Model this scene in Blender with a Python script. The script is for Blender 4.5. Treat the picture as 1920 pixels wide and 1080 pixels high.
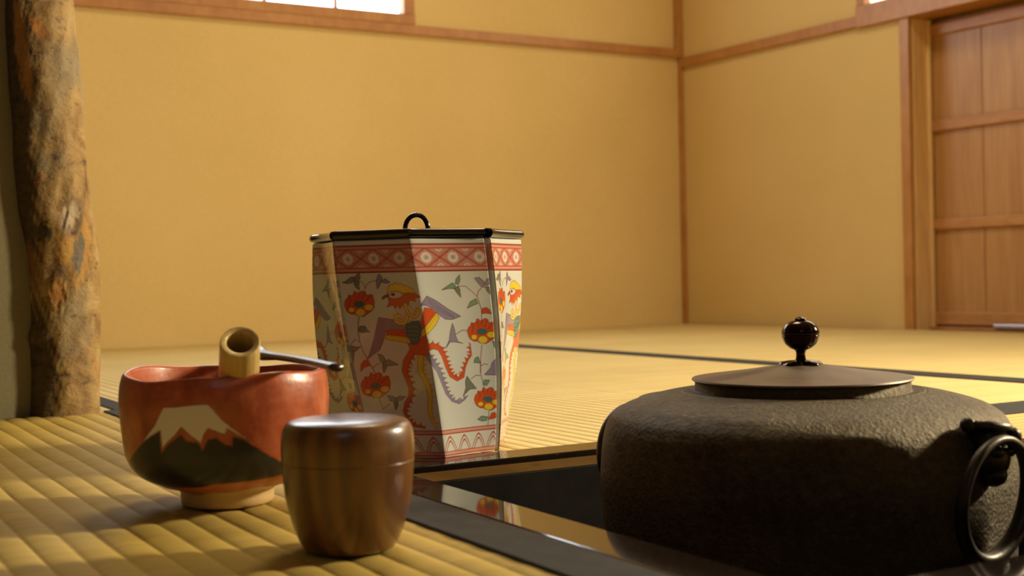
import bpy, bmesh, math, random
import numpy as np
from mathutils import Vector, Matrix
random.seed(4); np.random.seed(4)
for o in list(bpy.data.objects): bpy.data.objects.remove(o, do_unlink=True)
SC = bpy.context.scene; COL = SC.collection
PI = math.pi

# ------------------------------------------------------------------ camera
# camera close to the mats, looking across the sunken hearth to the room corner
CAM_ROWS = ((0.500063, 0.865740, -0.020752), (-0.004624, -0.021293, -0.999763), (-0.865977, 0.500040, -0.006645))      # right, down, forward
cam = bpy.data.cameras.new('camera'); camo = bpy.data.objects.new('camera', cam); COL.objects.link(camo)
_r, _d, _f = (Vector(v) for v in CAM_ROWS)
_m = Matrix.Identity(4)
for i in range(3):
    _m[i][0] = _r[i]; _m[i][1] = -_d[i]; _m[i][2] = -_f[i]
_m[0][3], _m[1][3], _m[2][3] = 0, 0, .137
camo.matrix_world = _m
cam.sensor_width = 36; cam.lens = 2385.6 / 1920 * 36
cam.clip_start = .02; cam.clip_end = 50
cam.dof.use_dof = True; cam.dof.focus_distance = .985; cam.dof.aperture_fstop = 10.5
SC.camera = camo

# ------------------------------------------------------------------ world, exposure
SC.view_settings.view_transform = 'Standard'
SC.view_settings.look = 'None'
SC.view_settings.exposure = 0.0
SC.view_settings.gamma = 1
SC.view_settings.use_curve_mapping = False
w = bpy.data.worlds.new('world'); SC.world = w; w.use_nodes = True
w.node_tree.nodes['Background'].inputs[0].default_value = (.75, .85, 1, 1)
w.node_tree.nodes['Background'].inputs[1].default_value = .4

# ------------------------------------------------------------------ lamps of the room, plus an added fill light
def area(name, loc, aim, size, power, col, sy=None):
    l = bpy.data.lights.new(name, 'AREA'); l.energy = power; l.color = col; l.size = size
    if sy: l.shape = 'RECTANGLE'; l.size_y = sy
    o = bpy.data.objects.new(name, l); COL.objects.link(o); o.location = loc
    o.rotation_euler = (Vector(aim) - Vector(loc)).to_track_quat('-Z', 'Y').to_euler()
    return o
area('ceiling_lamp', (-1.65, 1.1, 2.0), (-1.65, 1.1, 0), .5, 14.5, (1, .86, .60))
area('standing_lamp', (-.36, 1.80, .62), (-.80, .25, .05), .14, 36, (1, .85, .58))
area('cool_fill_behind', (1.05, -.6, 1.25), (-.9, .4, .1), .8, 1.5, (.68, .82, 1), .8)  # unseen cool fill added behind the camera, standing for assumed daylight

# ------------------------------------------------------------------ helpers
def link(name, me, m=None, parent=None, smooth=False):
    o = bpy.data.objects.new(name, me); COL.objects.link(o)
    if m is not None and not me.materials: me.materials.append(m)
    if parent is not None: o.parent = parent
    if smooth:
        me.polygons.foreach_set('use_smooth', [True] * len(me.polygons))
    return o
def mesh(name, vs, fs, m=None, parent=None, smooth=False):
    me = bpy.data.meshes.new(name); me.from_pydata([tuple(map(float, v)) for v in vs], [], fs); me.update()
    return link(name, me, m, parent, smooth)
def obj(name, bm, m=None, parent=None, smooth=False, auto=None):
    bmesh.ops.recalc_face_normals(bm, faces=bm.faces)
    me = bpy.data.meshes.new(name); bm.to_mesh(me); bm.free()
    o = link(name, me, m, parent, smooth)
    if auto is not None: me.set_sharp_from_angle(angle=math.radians(auto))
    return o
def tag(o, label=None, cat=None, group=None, kind=None):
    if label: o['label'] = label
    if cat: o['category'] = cat
    if group: o['group'] = group
    if kind: o['kind'] = kind
    return o
def empty(name, loc=(0, 0, 0), rz=0):
    o = bpy.data.objects.new(name, None); COL.objects.link(o); o.location = loc; o.rotation_euler = (0, 0, rz); o.empty_display_size = .02
    return o
def add_box(bm, lo, hi, bev=0, mat=None):
    vs = [bm.verts.new((x, y, z)) for x in (lo[0], hi[0]) for y in (lo[1], hi[1]) for z in (lo[2], hi[2])]
    q = [(0, 1, 3, 2), (4, 6, 7, 5), (0, 4, 5, 1), (2, 3, 7, 6), (0, 2, 6, 4), (1, 5, 7, 3)]
    fs = [bm.faces.new([vs[i] for i in f]) for f in q]
    if bev:
        es = list({e for f in fs for e in f.edges})
        bmesh.ops.bevel(bm, geom=es, offset=bev, segments=2, affect='EDGES', profile=.5)
    return vs
def box(name, lo, hi, m, parent=None, bev=.002):
    bm = bmesh.new(); add_box(bm, lo, hi, bev); return obj(name, bm, m, parent)
def lathe(prof, n=96, c=(0, 0), dz=None, close_bottom=True, close_top=True):
    vs = []; fs = []
    for r, z in prof:
        for k in range(n):
            a = 2 * PI * k / n
            vs.append((c[0] + r * math.cos(a), c[1] + r * math.sin(a), z + (dz(a, z) if dz else 0)))
    L = len(prof)
    for i in range(L - 1):
        for k in range(n):
            k2 = (k + 1) % n
            fs.append((i * n + k, i * n + k2, (i + 1) * n + k2, (i + 1) * n + k))
    if close_bottom: fs.append(tuple(range(n - 1, -1, -1)))
    if close_top: fs.append(tuple((L - 1) * n + k for k in range(n)))
    return vs, fs
def smooth_prof(p, n=6):
    """catmull-rom through profile points"""
    P = [Vector(a) for a in p]; P = [2 * P[0] - P[1]] + P + [2 * P[-1] - P[-2]]
    out = []
    for i in range(1, len(P) - 2):
        for k in range(n):
            t = k / n
            out.append(.5 * ((2 * P[i]) + (P[i + 1] - P[i - 1]) * t + (2 * P[i - 1] - 5 * P[i] + 4 * P[i + 1] - P[i + 2]) * t * t + (3 * P[i] - 3 * P[i + 1] + P[i + 2] - P[i - 1]) * t ** 3))
    out.append(P[-2])
    return [tuple(v) for v in out]
def tube(path, radii, n=16, closed=False, sq=None):
    """swept tube along 3d points; sq=(width factor, height factor, up vector)"""
    P = [Vector(p) for p in path]; L = len(P); vs = []; fs = []
    if not hasattr(radii, '__len__'): radii = [radii] * L
    up = Vector(sq[2]) if sq else Vector((0.13, .2, 1)).normalized()
    for i in range(L):
        t = (P[(i + 1) % L] - P[i - 1]) if closed else (P[min(i + 1, L - 1)] - P[max(i - 1, 0)])
        t.normalize(); s = t.cross(up)
        if s.length < 1e-4: s = t.cross(Vector((1, 0, 0)))
        s.normalize(); u = s.cross(t).normalized()
        a, b = (sq[0], sq[1]) if sq else (1, 1)
        for k in range(n):
            an = 2 * PI * k / n
            vs.append(P[i] + s * math.cos(an) * radii[i] * a + u * math.sin(an) * radii[i] * b)
    for i in range(L if closed else L - 1):
        j = (i + 1) % L
        for k in range(n):
            k2 = (k + 1) % n
            fs.append((i * n + k, i * n + k2, j * n + k2, j * n + k))
    if not closed:
        fs.append(tuple(range(n - 1, -1, -1))); fs.append(tuple((L - 1) * n + k for k in range(n)))
    return vs, fs

# ------------------------------------------------------------------ materials
class NT:
    def __init__(s, name):
        s.m = bpy.data.materials.new(name); s.m.use_nodes = True
        s.t = s.m.node_tree; s.b = s.t.nodes['Principled BSDF']; s.co = None
    def n(s, typ, **kw):
        x = s.t.nodes.new(typ)
        for k, v in kw.items(): setattr(x, k, v)
        return x
    def l(s, a, b): s.t.links.new(a, b)
    def coord(s, scale=(1, 1, 1), kind='Object', rot=(0, 0, 0)):
        tc = s.n('ShaderNodeTexCoord'); mp = s.n('ShaderNodeMapping')
        mp.inputs['Scale'].default_value = scale; mp.inputs['Rotation'].default_value = rot
        s.l(tc.outputs[kind], mp.inputs['Vector']); return mp.outputs['Vector']
    def noise(s, vec, scale, detail=4, rough=.55, dist=0):
        x = s.n('ShaderNodeTexNoise'); x.inputs['Scale'].default_value = scale; x.inputs['Detail'].default_value = detail
        x.inputs['Roughness'].default_value = rough; x.inputs['Distortion'].default_value = dist
        s.l(vec, x.inputs['Vector']); return x.outputs['Fac']
    def ramp(s, fac, stops):
        x = s.n('ShaderNodeValToRGB'); e = x.color_ramp.elements
        while len(e) < len(stops): e.new(.5)
        for i, (p, c) in enumerate(stops):
            e[i].position = p; e[i].color = (*c, 1) if len(c) == 3 else c
        s.l(fac, x.inputs['Fac']); return x.outputs['Color']
    def mix(s, fac, a, b, mode='MIX'):
        x = s.n('ShaderNodeMix', data_type='RGBA', blend_type=mode)
        for i, v in ((0, fac), (6, a), (7, b)):
            if hasattr(v, 'is_linked') or hasattr(v, 'links'): s.l(v, x.inputs[i])
            else: x.inputs[i].default_value = v if i == 0 else (*v, 1)
        return x.outputs[2]
    def math(s, op, a, b=None):
        x = s.n('ShaderNodeMath', operation=op)
        for i, v in enumerate((a, b)):
            if v is None: continue
            if hasattr(v, 'links'): s.l(v, x.inputs[i])
            else: x.inputs[i].default_value = v
        return x.outputs[0]
    def bump(s, h, strength=.3, dist=.001, prev=None):
        x = s.n('ShaderNodeBump'); x.inputs['Strength'].default_value = strength; x.inputs['Distance'].default_value = dist
        s.l(h, x.inputs['Height'])
        if prev is not None: s.l(prev, x.inputs['Normal'])
        s.l(x.outputs['Normal'], s.b.inputs['Normal']); return x.outputs['Normal']
    def set(s, col=None, rough=.5, metal=0, coat=0, coat_rough=.05, spec=.5, ior=None):
        if col is not None:
            if hasattr(col, 'links'): s.l(col, s.b.inputs['Base Color'])
            else: s.b.inputs['Base Color'].default_value = (*col, 1)
        if hasattr(rough, 'links'): s.l(rough, s.b.inputs['Roughness'])
        else: s.b.inputs['Roughness'].default_value = rough
        s.b.inputs['Metallic'].default_value = metal; s.b.inputs['Coat Weight'].default_value = coat
        s.b.inputs['Coat Roughness'].default_value = coat_rough; s.b.inputs['Specular IOR Level'].default_value = spec
        return s.m

def wood_mat(name, c1, c2, c3, grain=(1, 1, .06), scale=26, rough=.5, coat=0, bump=.1, coat_rough=.05, ring=1.5):
    k = NT(name); v = k.coord(grain)
    nz = k.noise(v, scale, 6, .6, ring); fine = k.noise(k.coord((grain[0] * 6, grain[1] * 6, grain[2] * 2)), scale * 2, 3)
    c = k.ramp(nz, [(.28, c1), (.5, c2), (.72, c3)])
    c = k.mix(.22, c, k.ramp(fine, [(.35, tuple(x * .55 for x in c1)), (.65, c3)]))
    k.bump(fine, bump, .0006)
    return k.set(c, rough, 0, coat, coat_rough)

def plaster(name, c1, c2, bumps=.25):
    k = NT(name); v = k.coord()
    c = k.ramp(k.noise(v, 3.0, 4), [(.3, c1), (.7, c2)])
    c = k.mix(.15, c, k.ramp(k.noise(v, 180, 3), [(.35, tuple(x * .72 for x in c1)), (.65, c2)]))
    k.bump(k.noise(v, 420, 4, .7), bumps, .0012)
    return k.set(c, .9, spec=.15)

def tatami_mat_material(name, period, along='X', c=((.60, .43, .15), (.74, .56, .235)), geo=False, amp=.0022):
    """woven rush: rounded rows a finger apart, thin rushes running across them"""
    k = NT(name); v = k.coord(); sep = k.n('ShaderNodeSeparateXYZ'); k.l(v, sep.inputs[0])
    a = sep.outputs['Y'] if along == 'X' else sep.outputs['X']     # coordinate across the rows
    b = sep.outputs['X'] if along == 'X' else sep.outputs['Y']
    rush = k.noise(k.coord((420, 22, 1) if along == 'X' else (22, 420, 1)), 1, 3, .6)
    long = k.noise(k.coord((60, 3, 1) if along == 'X' else (3, 60, 1)), 1, 3, .6)
    blot = k.noise(v, 5, 3)
    col = k.ramp(rush, [(.25, c[0]), (.7, c[1])])
    col = k.mix(.35, col, k.ramp(long, [(.3, tuple(x * .8 for x in c[0])), (.7, tuple(min(1, x * 1.06) for x in c[1]))]))
    col = k.mix(.25, col, k.ramp(blot, [(.35, tuple(x * .85 for x in c[0])), (.65, c[1])]))
    n1 = None
    if not geo:
        ph = k.math('MULTIPLY', a, PI / period)
        s = k.math('ABSOLUTE', k.math('SINE', ph)); s = k.math('POWER', s, .6)
        n1 = k.bump(s, 1.0, amp)
    n2 = k.bump(rush, .35, .0008, n1)
    k.bump(long, .35, .001, n2)
    return k.set(col, .72, spec=.22)

M = {}
M['wall'] = plaster('sand_plaster', (.70, .505, .20), (.76, .555, .235))
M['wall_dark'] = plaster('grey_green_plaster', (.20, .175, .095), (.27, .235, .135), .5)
M['ceiling'] = wood_mat('ceiling_board', (.33, .2, .1), (.42, .27, .14), (.5, .33, .18), rough=.6)
M['dark_panel'] = wood_mat('low_fill_panel', (.04, .026, .016), (.06, .04, .024), (.085, .056, .034), (1, 1, .08), 20, .6)  # walls behind the camera coloured dark to cut fill light from there
M['trim'] = wood_mat('red_cedar_trim', (.38, .150, .034), (.475, .20, .046), (.54, .26, .072), (1, 1, 1), 5, .45, .15, coat_rough=.25)
M['post'] = wood_mat('pale_cedar_post', (.70, .43, .17), (.84, .56, .25), (.90, .66, .34), (1, 1, .1), 34, .5)
M['door'] = wood_mat('cedar_plank', (.42, .20, .065), (.52, .265, .09), (.60, .33, .125), (1, 1, .07), 30, .45, .1, coat_rough=.3)
M['batten'] = wood_mat('cedar_batten', (.44, .19, .06), (.54, .25, .08), (.60, .30, .11), (.1, 1, 1), 24, .45, .1, coat_rough=.3)
M['mat_near'] = tatami_mat_material('tatami_rush_near', .0185, 'X', ((.41, .28, .055), (.61, .44, .11)), geo=True)
M['mat_x'] = tatami_mat_material('tatami_rush_lengthwise', .0155, 'X', ((.60, .45, .17), (.73, .57, .25)))
M['mat_y'] = tatami_mat_material('tatami_rush_crosswise', .0155, 'Y', ((.56, .38, .12), (.70, .50, .19)))
k = NT('border_cloth'); v = k.coord()
wv = k.n('ShaderNodeTexWave', wave_type='BANDS', bands_direction='DIAGONAL'); wv.inputs['Scale'].default_value = 900; k.l(v, wv.inputs['Vector'])
k.bump(wv.outputs['Fac'], .4, .0004)
M['heri'] = k.set(k.ramp(k.noise(v, 60, 4), [(.3, (.030, .028, .026)), (.7, (.046, .043, .039))]), .85, spec=.3)
k = NT('black_lacquer'); M['lacquer'] = k.set(k.ramp(k.noise(k.coord(), 9), [(.3, (.010, .007, .005)), (.7, (.016, .011, .008))]), .07, 0, .3, .03, .5)
k = NT('brown_lacquer_side'); v = k.coord((1, .25, 1))
M['lacquer_side'] = k.set(k.ramp(k.noise(v, 60, 4), [(.3, (.17, .085, .022)), (.6, (.24, .13, .035)), (.75, (.11, .05, .015))]), .3, 0, .5, .1)
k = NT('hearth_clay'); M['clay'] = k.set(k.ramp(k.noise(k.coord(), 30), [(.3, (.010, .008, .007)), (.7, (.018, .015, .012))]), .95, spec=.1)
k = NT('hearth_ash'); v = k.coord(); k.bump(k.noise(v, 90, 5), .8, .004); M['ash'] = k.set(k.ramp(k.noise(v, 40), [(.3, (.16, .15, .14)), (.7, (.26, .25, .23))]), 1, spec=.05)

# ------------------------------------------------------------------ the room
WX = -2.925                                # far left wall plane
A3 = math.radians(3); CY = 2.265           # right wall turns away by three degrees
def wall_frame(name):                      # local x runs along the right wall, local y goes into it
    return (WX, CY, 0), A3
def rwbox(bm, x0, x1, y0, y1, z0, z1, bev=.0015):
    n0 = len(bm.verts); add_box(bm, (x0, y0, z0), (x1, y1, z1), bev)
def rwobj(name, bm, m):
    o = obj(name, bm, m); o.location = (WX, CY, 0); o.rotation_euler = (0, 0, A3); return o
HT = 2.15
# floor slab with the hearth opening
HX0, HX1, HY0, HY1 = -.841, -.404, .384, .826
OX0, OX1, OY0, OY1 = -.879, -.366, .350, .864
bm = bmesh.new()
for lo, hi in (((-3.1, -1.5, -.12), (OX0, 2.9, -.05)), ((OX1, -1.5, -.12), (1.3, 2.9, -.05)), ((OX0, -1.5, -.12), (OX1, OY0, -.05)), ((OX0, OY1, -.12), (OX1, 2.9, -.05))):
    add_box(bm, lo, hi)
tag(obj('floor', bm, M['ceiling']), kind='structure')
tag(box('ceiling', (-3.1, -1.5, HT), (1.3, 2.9, HT + .05), M['ceiling'], bev=0), kind='structure')
# far left wall with a window opening
WY0, WY1, WZ0, WZ1 = .30, 1.39, .8145, 1.55
bm = bmesh.new()
for lo, hi in (((WX - .1, -1.5, -.05), (WX, 2.6, WZ0)), ((WX - .1, -1.5, WZ1), (WX, 2.6, HT)), ((WX - .1, -1.5, WZ0), (WX, WY0, WZ1)), ((WX - .1, WY1, WZ0), (WX, 2.6, WZ1))):
    add_box(bm, lo, hi)
tag(obj('wall_left', bm, M['wall']), kind='structure')
# right wall, door opening from s=.815, window opening above
DS = .818; DZ = .724; S2 = .665
bm = bmesh.new()
rwbox(bm, 0, DS, 0, .1, -.05, .7835, 0)
rwbox(bm, 0, S2, 0, .1, .7835, HT, 0)
rwbox(bm, S2, 1.9, 0, .1, 1.45, HT, 0)
rwbox(bm, 1.9, 4.3, 0, .1, -.05, HT, 0)
rwbox(bm, DS, 1.9, .085, .11, -.05, .7835, 0)
tag(rwobj('wall_right', bm, M['wall']), kind='structure')
tag(box('wall_back', (1.2, -1.5, -.05), (1.3, 2.9, HT), M['dark_panel'], bev=0), kind='structure')
tag(box('wall_front', (-3.1, -1.5, -.05), (1.3, -1.4, HT), M['dark_panel'], bev=0), kind='structure')
# stub wall beside the log pillar
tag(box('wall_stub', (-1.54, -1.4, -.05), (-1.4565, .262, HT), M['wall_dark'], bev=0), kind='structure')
# corner post, thicker above the rail
bm = bmesh.new(); add_box(bm, (WX - .002, CY - .012, -.04), (WX + .012, CY + .02, .762), .001)
add_box(bm, (WX - .002, CY - .024, .763), (WX + .014, CY + .03, HT), .001)
tag(obj('trim_1', bm, M['trim']), 'orange cedar post filling the far room corner', kind='structure')
# rail on the left wall with the window sill on it
bm = bmesh.new(); add_box(bm, (WX - .01, -1.4, .7625), (WX + .012, CY, .787), .002)
tag(obj('trim_2', bm, M['trim']), 'long cedar rail along the left wall', kind='structure')
bm = bmesh.new(); rwbox(bm, .004, S2, -.012, .01, .7345, .7605); rwbox(bm, S2, 2.1, -.014, .0845, .731, .784)
tag(rwobj('trim_3', bm, M['trim']), 'cedar rail on the right wall, deeper over the door', kind='structure')
# door post
bm = bmesh.new(); rwbox(bm, .791, DS, -.008, .014, -.03, .735); tag(rwobj('trim_4', bm, M['trim']), 'narrow reddish edge of the door post', kind='structure')
bm = bmesh.new(); rwbox(bm, .797, DS + .0015, .006, .052, -.03, .728); rwbox(bm, DS - .01, DS + .010, .0525, .062, -.03, .728)
tag(rwobj('trim_5', bm, M['post']), 'pale grained jamb of the sliding door', kind='structure')
# window 1
wf = empty('window_1', (WX, 0, 0)); tag(wf, 'bright white paper window high in the left wall', kind='structure')
bm = bmesh.new(); add_box(bm, (-.09, WY0 - .03, .7875), (.009, WY1 + .028, WZ0), .002)
add_box(bm, (-.09, WY1 - .003, WZ0 + .0003), (.007, WY1 + .027, WZ1 + .03), .002); add_box(bm, (-.09, WY0 - .027, WZ0 + .0003), (.007, WY0 + .003, WZ1 + .03), .002)
add_box(bm, (-.09, WY0, WZ1), (.007, WY1, WZ1 + .03), .002); obj('window_frame', bm, M['trim'], wf)
k = NT('daylit_paper'); k.b.inputs['Emission Color'].default_value = (.80, .90, 1, 1); k.b.inputs['Emission Strength'].default_value = 6.0
M['paper'] = k.set((.9, .9, .9), .8)
box('paper_pane', (-.030, WY0, WZ0), (-.024, WY1 - .0, WZ1), M['paper'], wf, 0)
for i in range(6):
    y = 1.212 - .183 * i
    if y > WY0: box('muntin', (-.024, y - .0045, WZ0), (-.016, y + .0045, WZ1), M['batten'], wf, .0005)
for z in (1.0, 1.18, 1.36): box('muntin', (-.024, WY0, z - .003), (-.0162, WY1, z + .003), M['batten'], wf, .0005)
# window 2
wf = empty('window_2', (WX, CY, 0), A3); tag(wf, 'cream paper window above the sliding door', kind='structure')
bm = bmesh.new(); add_box(bm, (S2 - .002, -.010, .7845), (S2 + .022, .09, 1.45), .002); add_box(bm, (1.878, -.010, .7845), (1.9, .09, 1.45), .002)
add_box(bm, (S2 + .022, -.014, 1.43), (1.878, .09, 1.45), .001); obj('window_frame', bm, M['trim'], wf)
k = NT('daylit_paper_warm'); k.b.inputs['Emission Color'].default_value = (1, .9, .72, 1); k.b.inputs['Emission Strength'].default_value = 2.6
M['paper2'] = k.set((.9, .85, .75), .8)
box('paper_pane', (S2 + .022, .0150, .78), (1.878, .02, 1.43), M['paper2'], wf, 0)
for x in (.95, 1.2, 1.45, 1.7): box('muntin', (x - .003, .008, .7845), (x + .003, .0145, 1.43), M['batten'], wf, .0005)
# sliding door in its recess
dr = empty('door_1', (WX, CY, 0), A3); tag(dr, 'sliding cedar plank door with horizontal battens', kind='structure')
x = DS + .002; n = 0
bm = bmesh.new()
for wdt in (.142, .150, .145, .148, .15, .147, .085):
    add_box(bm, (x, .066, .01), (x + wdt - .0012, .078, .722), .0012); x += wdt
obj('planks', bm, M['door'], dr)
for z0, z1 in ((.010, .040), (.234, .258), (.465, .491), (.690, .715)):
    box('batten', (DS + .0025, .056, z0), (1.79, .0655, z1), M['batten'], dr, .002)
k = NT('blue_grey_metal_strip'); M['strip'] = k.set((.55, .6, .8), .25, .6)  # pale blue-grey metallic strip in front of the door rail
box('door_rail', (DS + .002, .046, -.02), (1.79, .084, .006), M['batten'], dr, .001)
box('rail_strip', (.998, .040, .0065), (1.6, .0455, .014), M['strip'], dr, .001)

# ------------------------------------------------------------------ tatami mats
def straw(name, rects, m, label, z=0.0):
    root = empty(name, (0, 0, 0)); tag(root, label, 'floor mat')
    bm = bmesh.new()
    for x0, y0, x1, y1 in rects: add_box(bm, (x0, y0, -.0495), (x1, y1, z), 0)
    obj('rush_surface', bm, m, root)
    return root
def heri(root, x0, y0, x1, y1):
    return box('cloth_border', (x0, y0, -.045), (x1, y1, .0016), M['heri'], root, .0012)
# near mat: real scalloped rows
near = empty('tatami_mat'); tag(near, 'nearest straw mat carrying the tea bowl and caddy', 'floor mat')
NX = 200; y0, y1, x0, x1 = -.60, .309, -1.4460, .46
ys = np.arange(y0, y1 + 1e-6, (y1 - y0) / 900); xs = np.linspace(x0, x1, NX)
X, Y = np.meshgrid(xs, ys)
rowp = (Y - .2435) / .0185
Z = -.0016 + .0016 * np.abs(np.sin(PI * rowp)) ** .55
Z += .00022 * np.sin(X * 190 + 2.1 * np.floor(rowp)) * np.abs(np.sin(PI * rowp))
Z += .00025 * np.sin(X * 23 + np.floor(rowp) * 1.7)
vs = np.stack([X, Y, Z], -1).reshape(-1, 3); ny = len(ys)
idx = np.arange(ny * NX).reshape(ny, NX)
fs = np.stack([idx[:-1, :-1], idx[:-1, 1:], idx[1:, 1:], idx[1:, :-1]], -1).reshape(-1, 4).tolist()
base = len(vs); vs = np.vstack([vs, [(x0, y0, -.0495), (x1, y0, -.0495), (x1, y1, -.0495), (x0, y1, -.0495)]])
fs += [(base + 3, base + 2, base + 1, base)]
fs += [tuple(idx[0, ::-1].tolist() + [base, base + 1]), tuple(idx[-1, :].tolist() + [base + 2, base + 3])]
fs += [tuple(idx[:, 0].tolist() + [base + 3, base]), tuple(idx[::-1, -1].tolist() + [base + 1, base + 2])]
me = bpy.data.meshes.new('rush_surface'); me.from_pydata(vs.tolist(), [], fs); me.update()
sm = [True] * (len(fs) - 5) + [False] * 5; me.polygons.foreach_set('use_smooth', sm)
link('rush_surface', me, M['mat_near'], near)
heri(near, x0, y1 + .0005, x1, .3485)
m2 = straw('tatami_mat', [(WX + .002, .350, OX0 - .001, OY1), (WX + .002, OY1 + .0005, -.8725, 1.289)], M['mat_x'], 'straw mat under the porcelain jar, reaching the left wall')
heri(m2, WX + .002, 1.2895, -.8400, 1.3135); heri(m2, -.872, OY1 + .001, -.8405, 1.2885)
m3 = straw('tatami_mat', [(-.8055, OY1 + .001, OX1, 1.289), (-.325, .350, 1.2, 1.289), (OX1 + .0005, OY1 + .001, -.3255, 1.289)], M['mat_y'], 'straw mat right of the hearth, behind the kettle')
heri(m3, -.8395, OY1 + .001, -.806, 1.2885); heri(m3, -.8395, 1.2895, 1.2, 1.3135); heri(m3, OX1 + .001, .350, -.3255, OY1)
m4 = straw('tatami_mat', [(WX + .002, 1.340, -1.0, 2.262), (-2.2, 2.2625, -1.0, 2.30)], M['mat_x'], 'straw mat in the far corner below both walls')
heri(m4, WX + .002, 1.3145, -1.0, 1.3395)
m5 = straw('tatami_mat', [(-.9995, 1.340, 1.2, 2.36)], M['mat_x'], 'straw mat along the right wall beyond the kettle')
heri(m5, -.9995, 1.3145, 1.2, 1.3395)
m6 = straw('tatami_mat', [(WX + .002, -1.4, -1.5625, .322), (-1.5615, .263, -1.4475, .322)], M['mat_x'], 'straw mat showing behind the log pillar')
heri(m6, WX + .002, .3225, -1.4475, .3485)
straw('tatami_mat', [(-1.4675, -1.4, 1.2, -.601), (.461, -.6, 1.2, .3495)], M['mat_x'], 'straw mat behind the viewer')

# ------------------------------------------------------------------ hearth
ro = empty('hearth_surround', (HX0, HY0, 0)); tag(ro, 'square black lacquered frame around the sunken hearth', 'hearth surround')
bm = bmesh.new()
zt = .0012; zb = -.0085
def quadring(bm, o, i, z0, z1):
    (ox0, oy0, ox1, oy1), (ix0, iy0, ix1, iy1) = o, i
    for lo, hi in (((ox0, oy0), (ix0, oy1)), ((ix1, oy0), (ox1, oy1)), ((ix0, oy0), (ix1, iy0)), ((ix0, iy1), (ix1, oy1))):
        add_box(bm, (lo[0] - HX0, lo[1] - HY0, z0), (hi[0] - HX0, hi[1] - HY0, z1))
def beam(bm, lo, hi, z0, z1): add_box(bm, (lo[0] - HX0, lo[1] - HY0, z0), (hi[0] - HX0, hi[1] - HY0, z1), .0012)
o_, i_ = (OX0, OY0, OX1, OY1), (HX0, HY0, HX1, HY1)
for lo, hi in (((OX0, OY0), (HX0, OY1)), ((HX1, OY0), (OX1, OY1)), ((HX0, OY0), (HX1, HY0)), ((HX0, HY1), (HX1, OY1))):
    b2 = bmesh.new(); beam(b2, lo, hi, -.0035, zt); obj('top_rail', b2, M['lacquer'], ro)
bm = bmesh.new(); quadring(bm, (OX0 + .001, OY0 + .001, OX1 - .001, OY1 - .001), (HX0 + .0004, HY0 + .0004, HX1 - .0004, HY1 - .0004), -.0105, -.0036)
obj('inner_face', bm, M['lacquer_side'], ro)
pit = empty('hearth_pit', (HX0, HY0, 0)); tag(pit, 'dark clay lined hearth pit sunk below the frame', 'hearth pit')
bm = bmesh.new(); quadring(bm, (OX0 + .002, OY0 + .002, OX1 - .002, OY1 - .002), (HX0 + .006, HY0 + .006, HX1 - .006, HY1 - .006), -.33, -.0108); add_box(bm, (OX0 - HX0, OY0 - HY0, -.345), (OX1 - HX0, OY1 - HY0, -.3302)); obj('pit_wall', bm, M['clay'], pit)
n = 40; vs = []; fs = []
for j in range(n):
    for i in range(n):
        u, v_ = i / (n - 1), j / (n - 1)
        d = max(abs(u - .5), abs(v_ - .5)) * 2
        vs.append((HX0 + .0065 + u * .424, HY0 + .0065 + v_ * .429, -.243 + .012 * max(0, d - .45) ** 1.2 + random.uniform(-.001, .001)))
for j in range(n - 1):
    for i in range(n - 1): fs.append((j * n + i, j * n + i + 1, (j + 1) * n + i + 1, (j + 1) * n + i))
b0 = len(vs)
ring_ = [j for j in range(n)] + [j * n + n - 1 for j in range(1, n)] + [(n - 1) * n + j for j in range(n - 2, -1, -1)] + [j * n for j in range(n - 2, 0, -1)]
for q in ring_: vs.append((vs[q][0], vs[q][1], -.3300))
R_ = len(ring_)
for q in range(R_): fs.append((ring_[(q + 1) % R_], ring_[q], b0 + q, b0 + (q + 1) % R_))
fs.append(tuple(b0 + q for q in range(R_)))
tag(mesh('ash_bed', vs, fs, M['ash'], smooth=False), 'grey ash filling the bottom of the hearth', 'ash', kind='stuff')

# ------------------------------------------------------------------ kettle
KX, KY = -.6324, .5842
k = NT('cast_iron'); v = k.coord()
nz = k.noise(v, 190, 6, .72); big = k.noise(v, 14, 4)
vor = k.n('ShaderNodeTexVoronoi'); vor.inputs['Scale'].default_value = 420; k.l(v, vor.inputs['Vector'])
c = k.ramp(nz, [(.3, (.032, .025, .014)), (.55, (.10, .080, .048)), (.75, (.19, .158, .098))])
c = k.mix(.4, c, k.ramp(big, [(.35, (.06, .042, .024)), (.65, (.15, .122, .076))]))
b1 = k.bump(nz, .75, .0032); k.bump(vor.outputs['Distance'], .45, .0012, b1)
M['iron'] = k.set(c, .56, .88, spec=.4)
k = NT('dark_iron'); v = k.coord(); k.bump(k.noise(v, 160, 4), .3, .0008)
M['iron2'] = k.set(k.ramp(k.noise(v, 50), [(.3, (.018, .014, .009)), (.7, (.05, .04, .022))]), .42, .6)
k = NT('bronze_lid'); v = k.coord(); k.bump(k.noise(v, 260, 4), .15, .0005)
M['bronze'] = k.set(k.ramp(k.noise(v, 28, 5), [(.3, (.105, .062, .036)), (.5, (.15, .10, .06)), (.7, (.17, .135, .08))]), .5, .45)
k = NT('knob_bronze'); M['knob'] = k.set(k.ramp(k.noise(k.coord(), 60), [(.3, (.018, .009, .006)), (.7, (.038, .016, .010))]), .13, .85)
kt = empty('tea_kettle', (KX, KY, -.105)); kt.rotation_euler = (0, 0, 0)
tag(kt, 'large round rough cast iron kettle with lid, sitting in the sunken hearth', 'kettle')
ZK = .105
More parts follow.
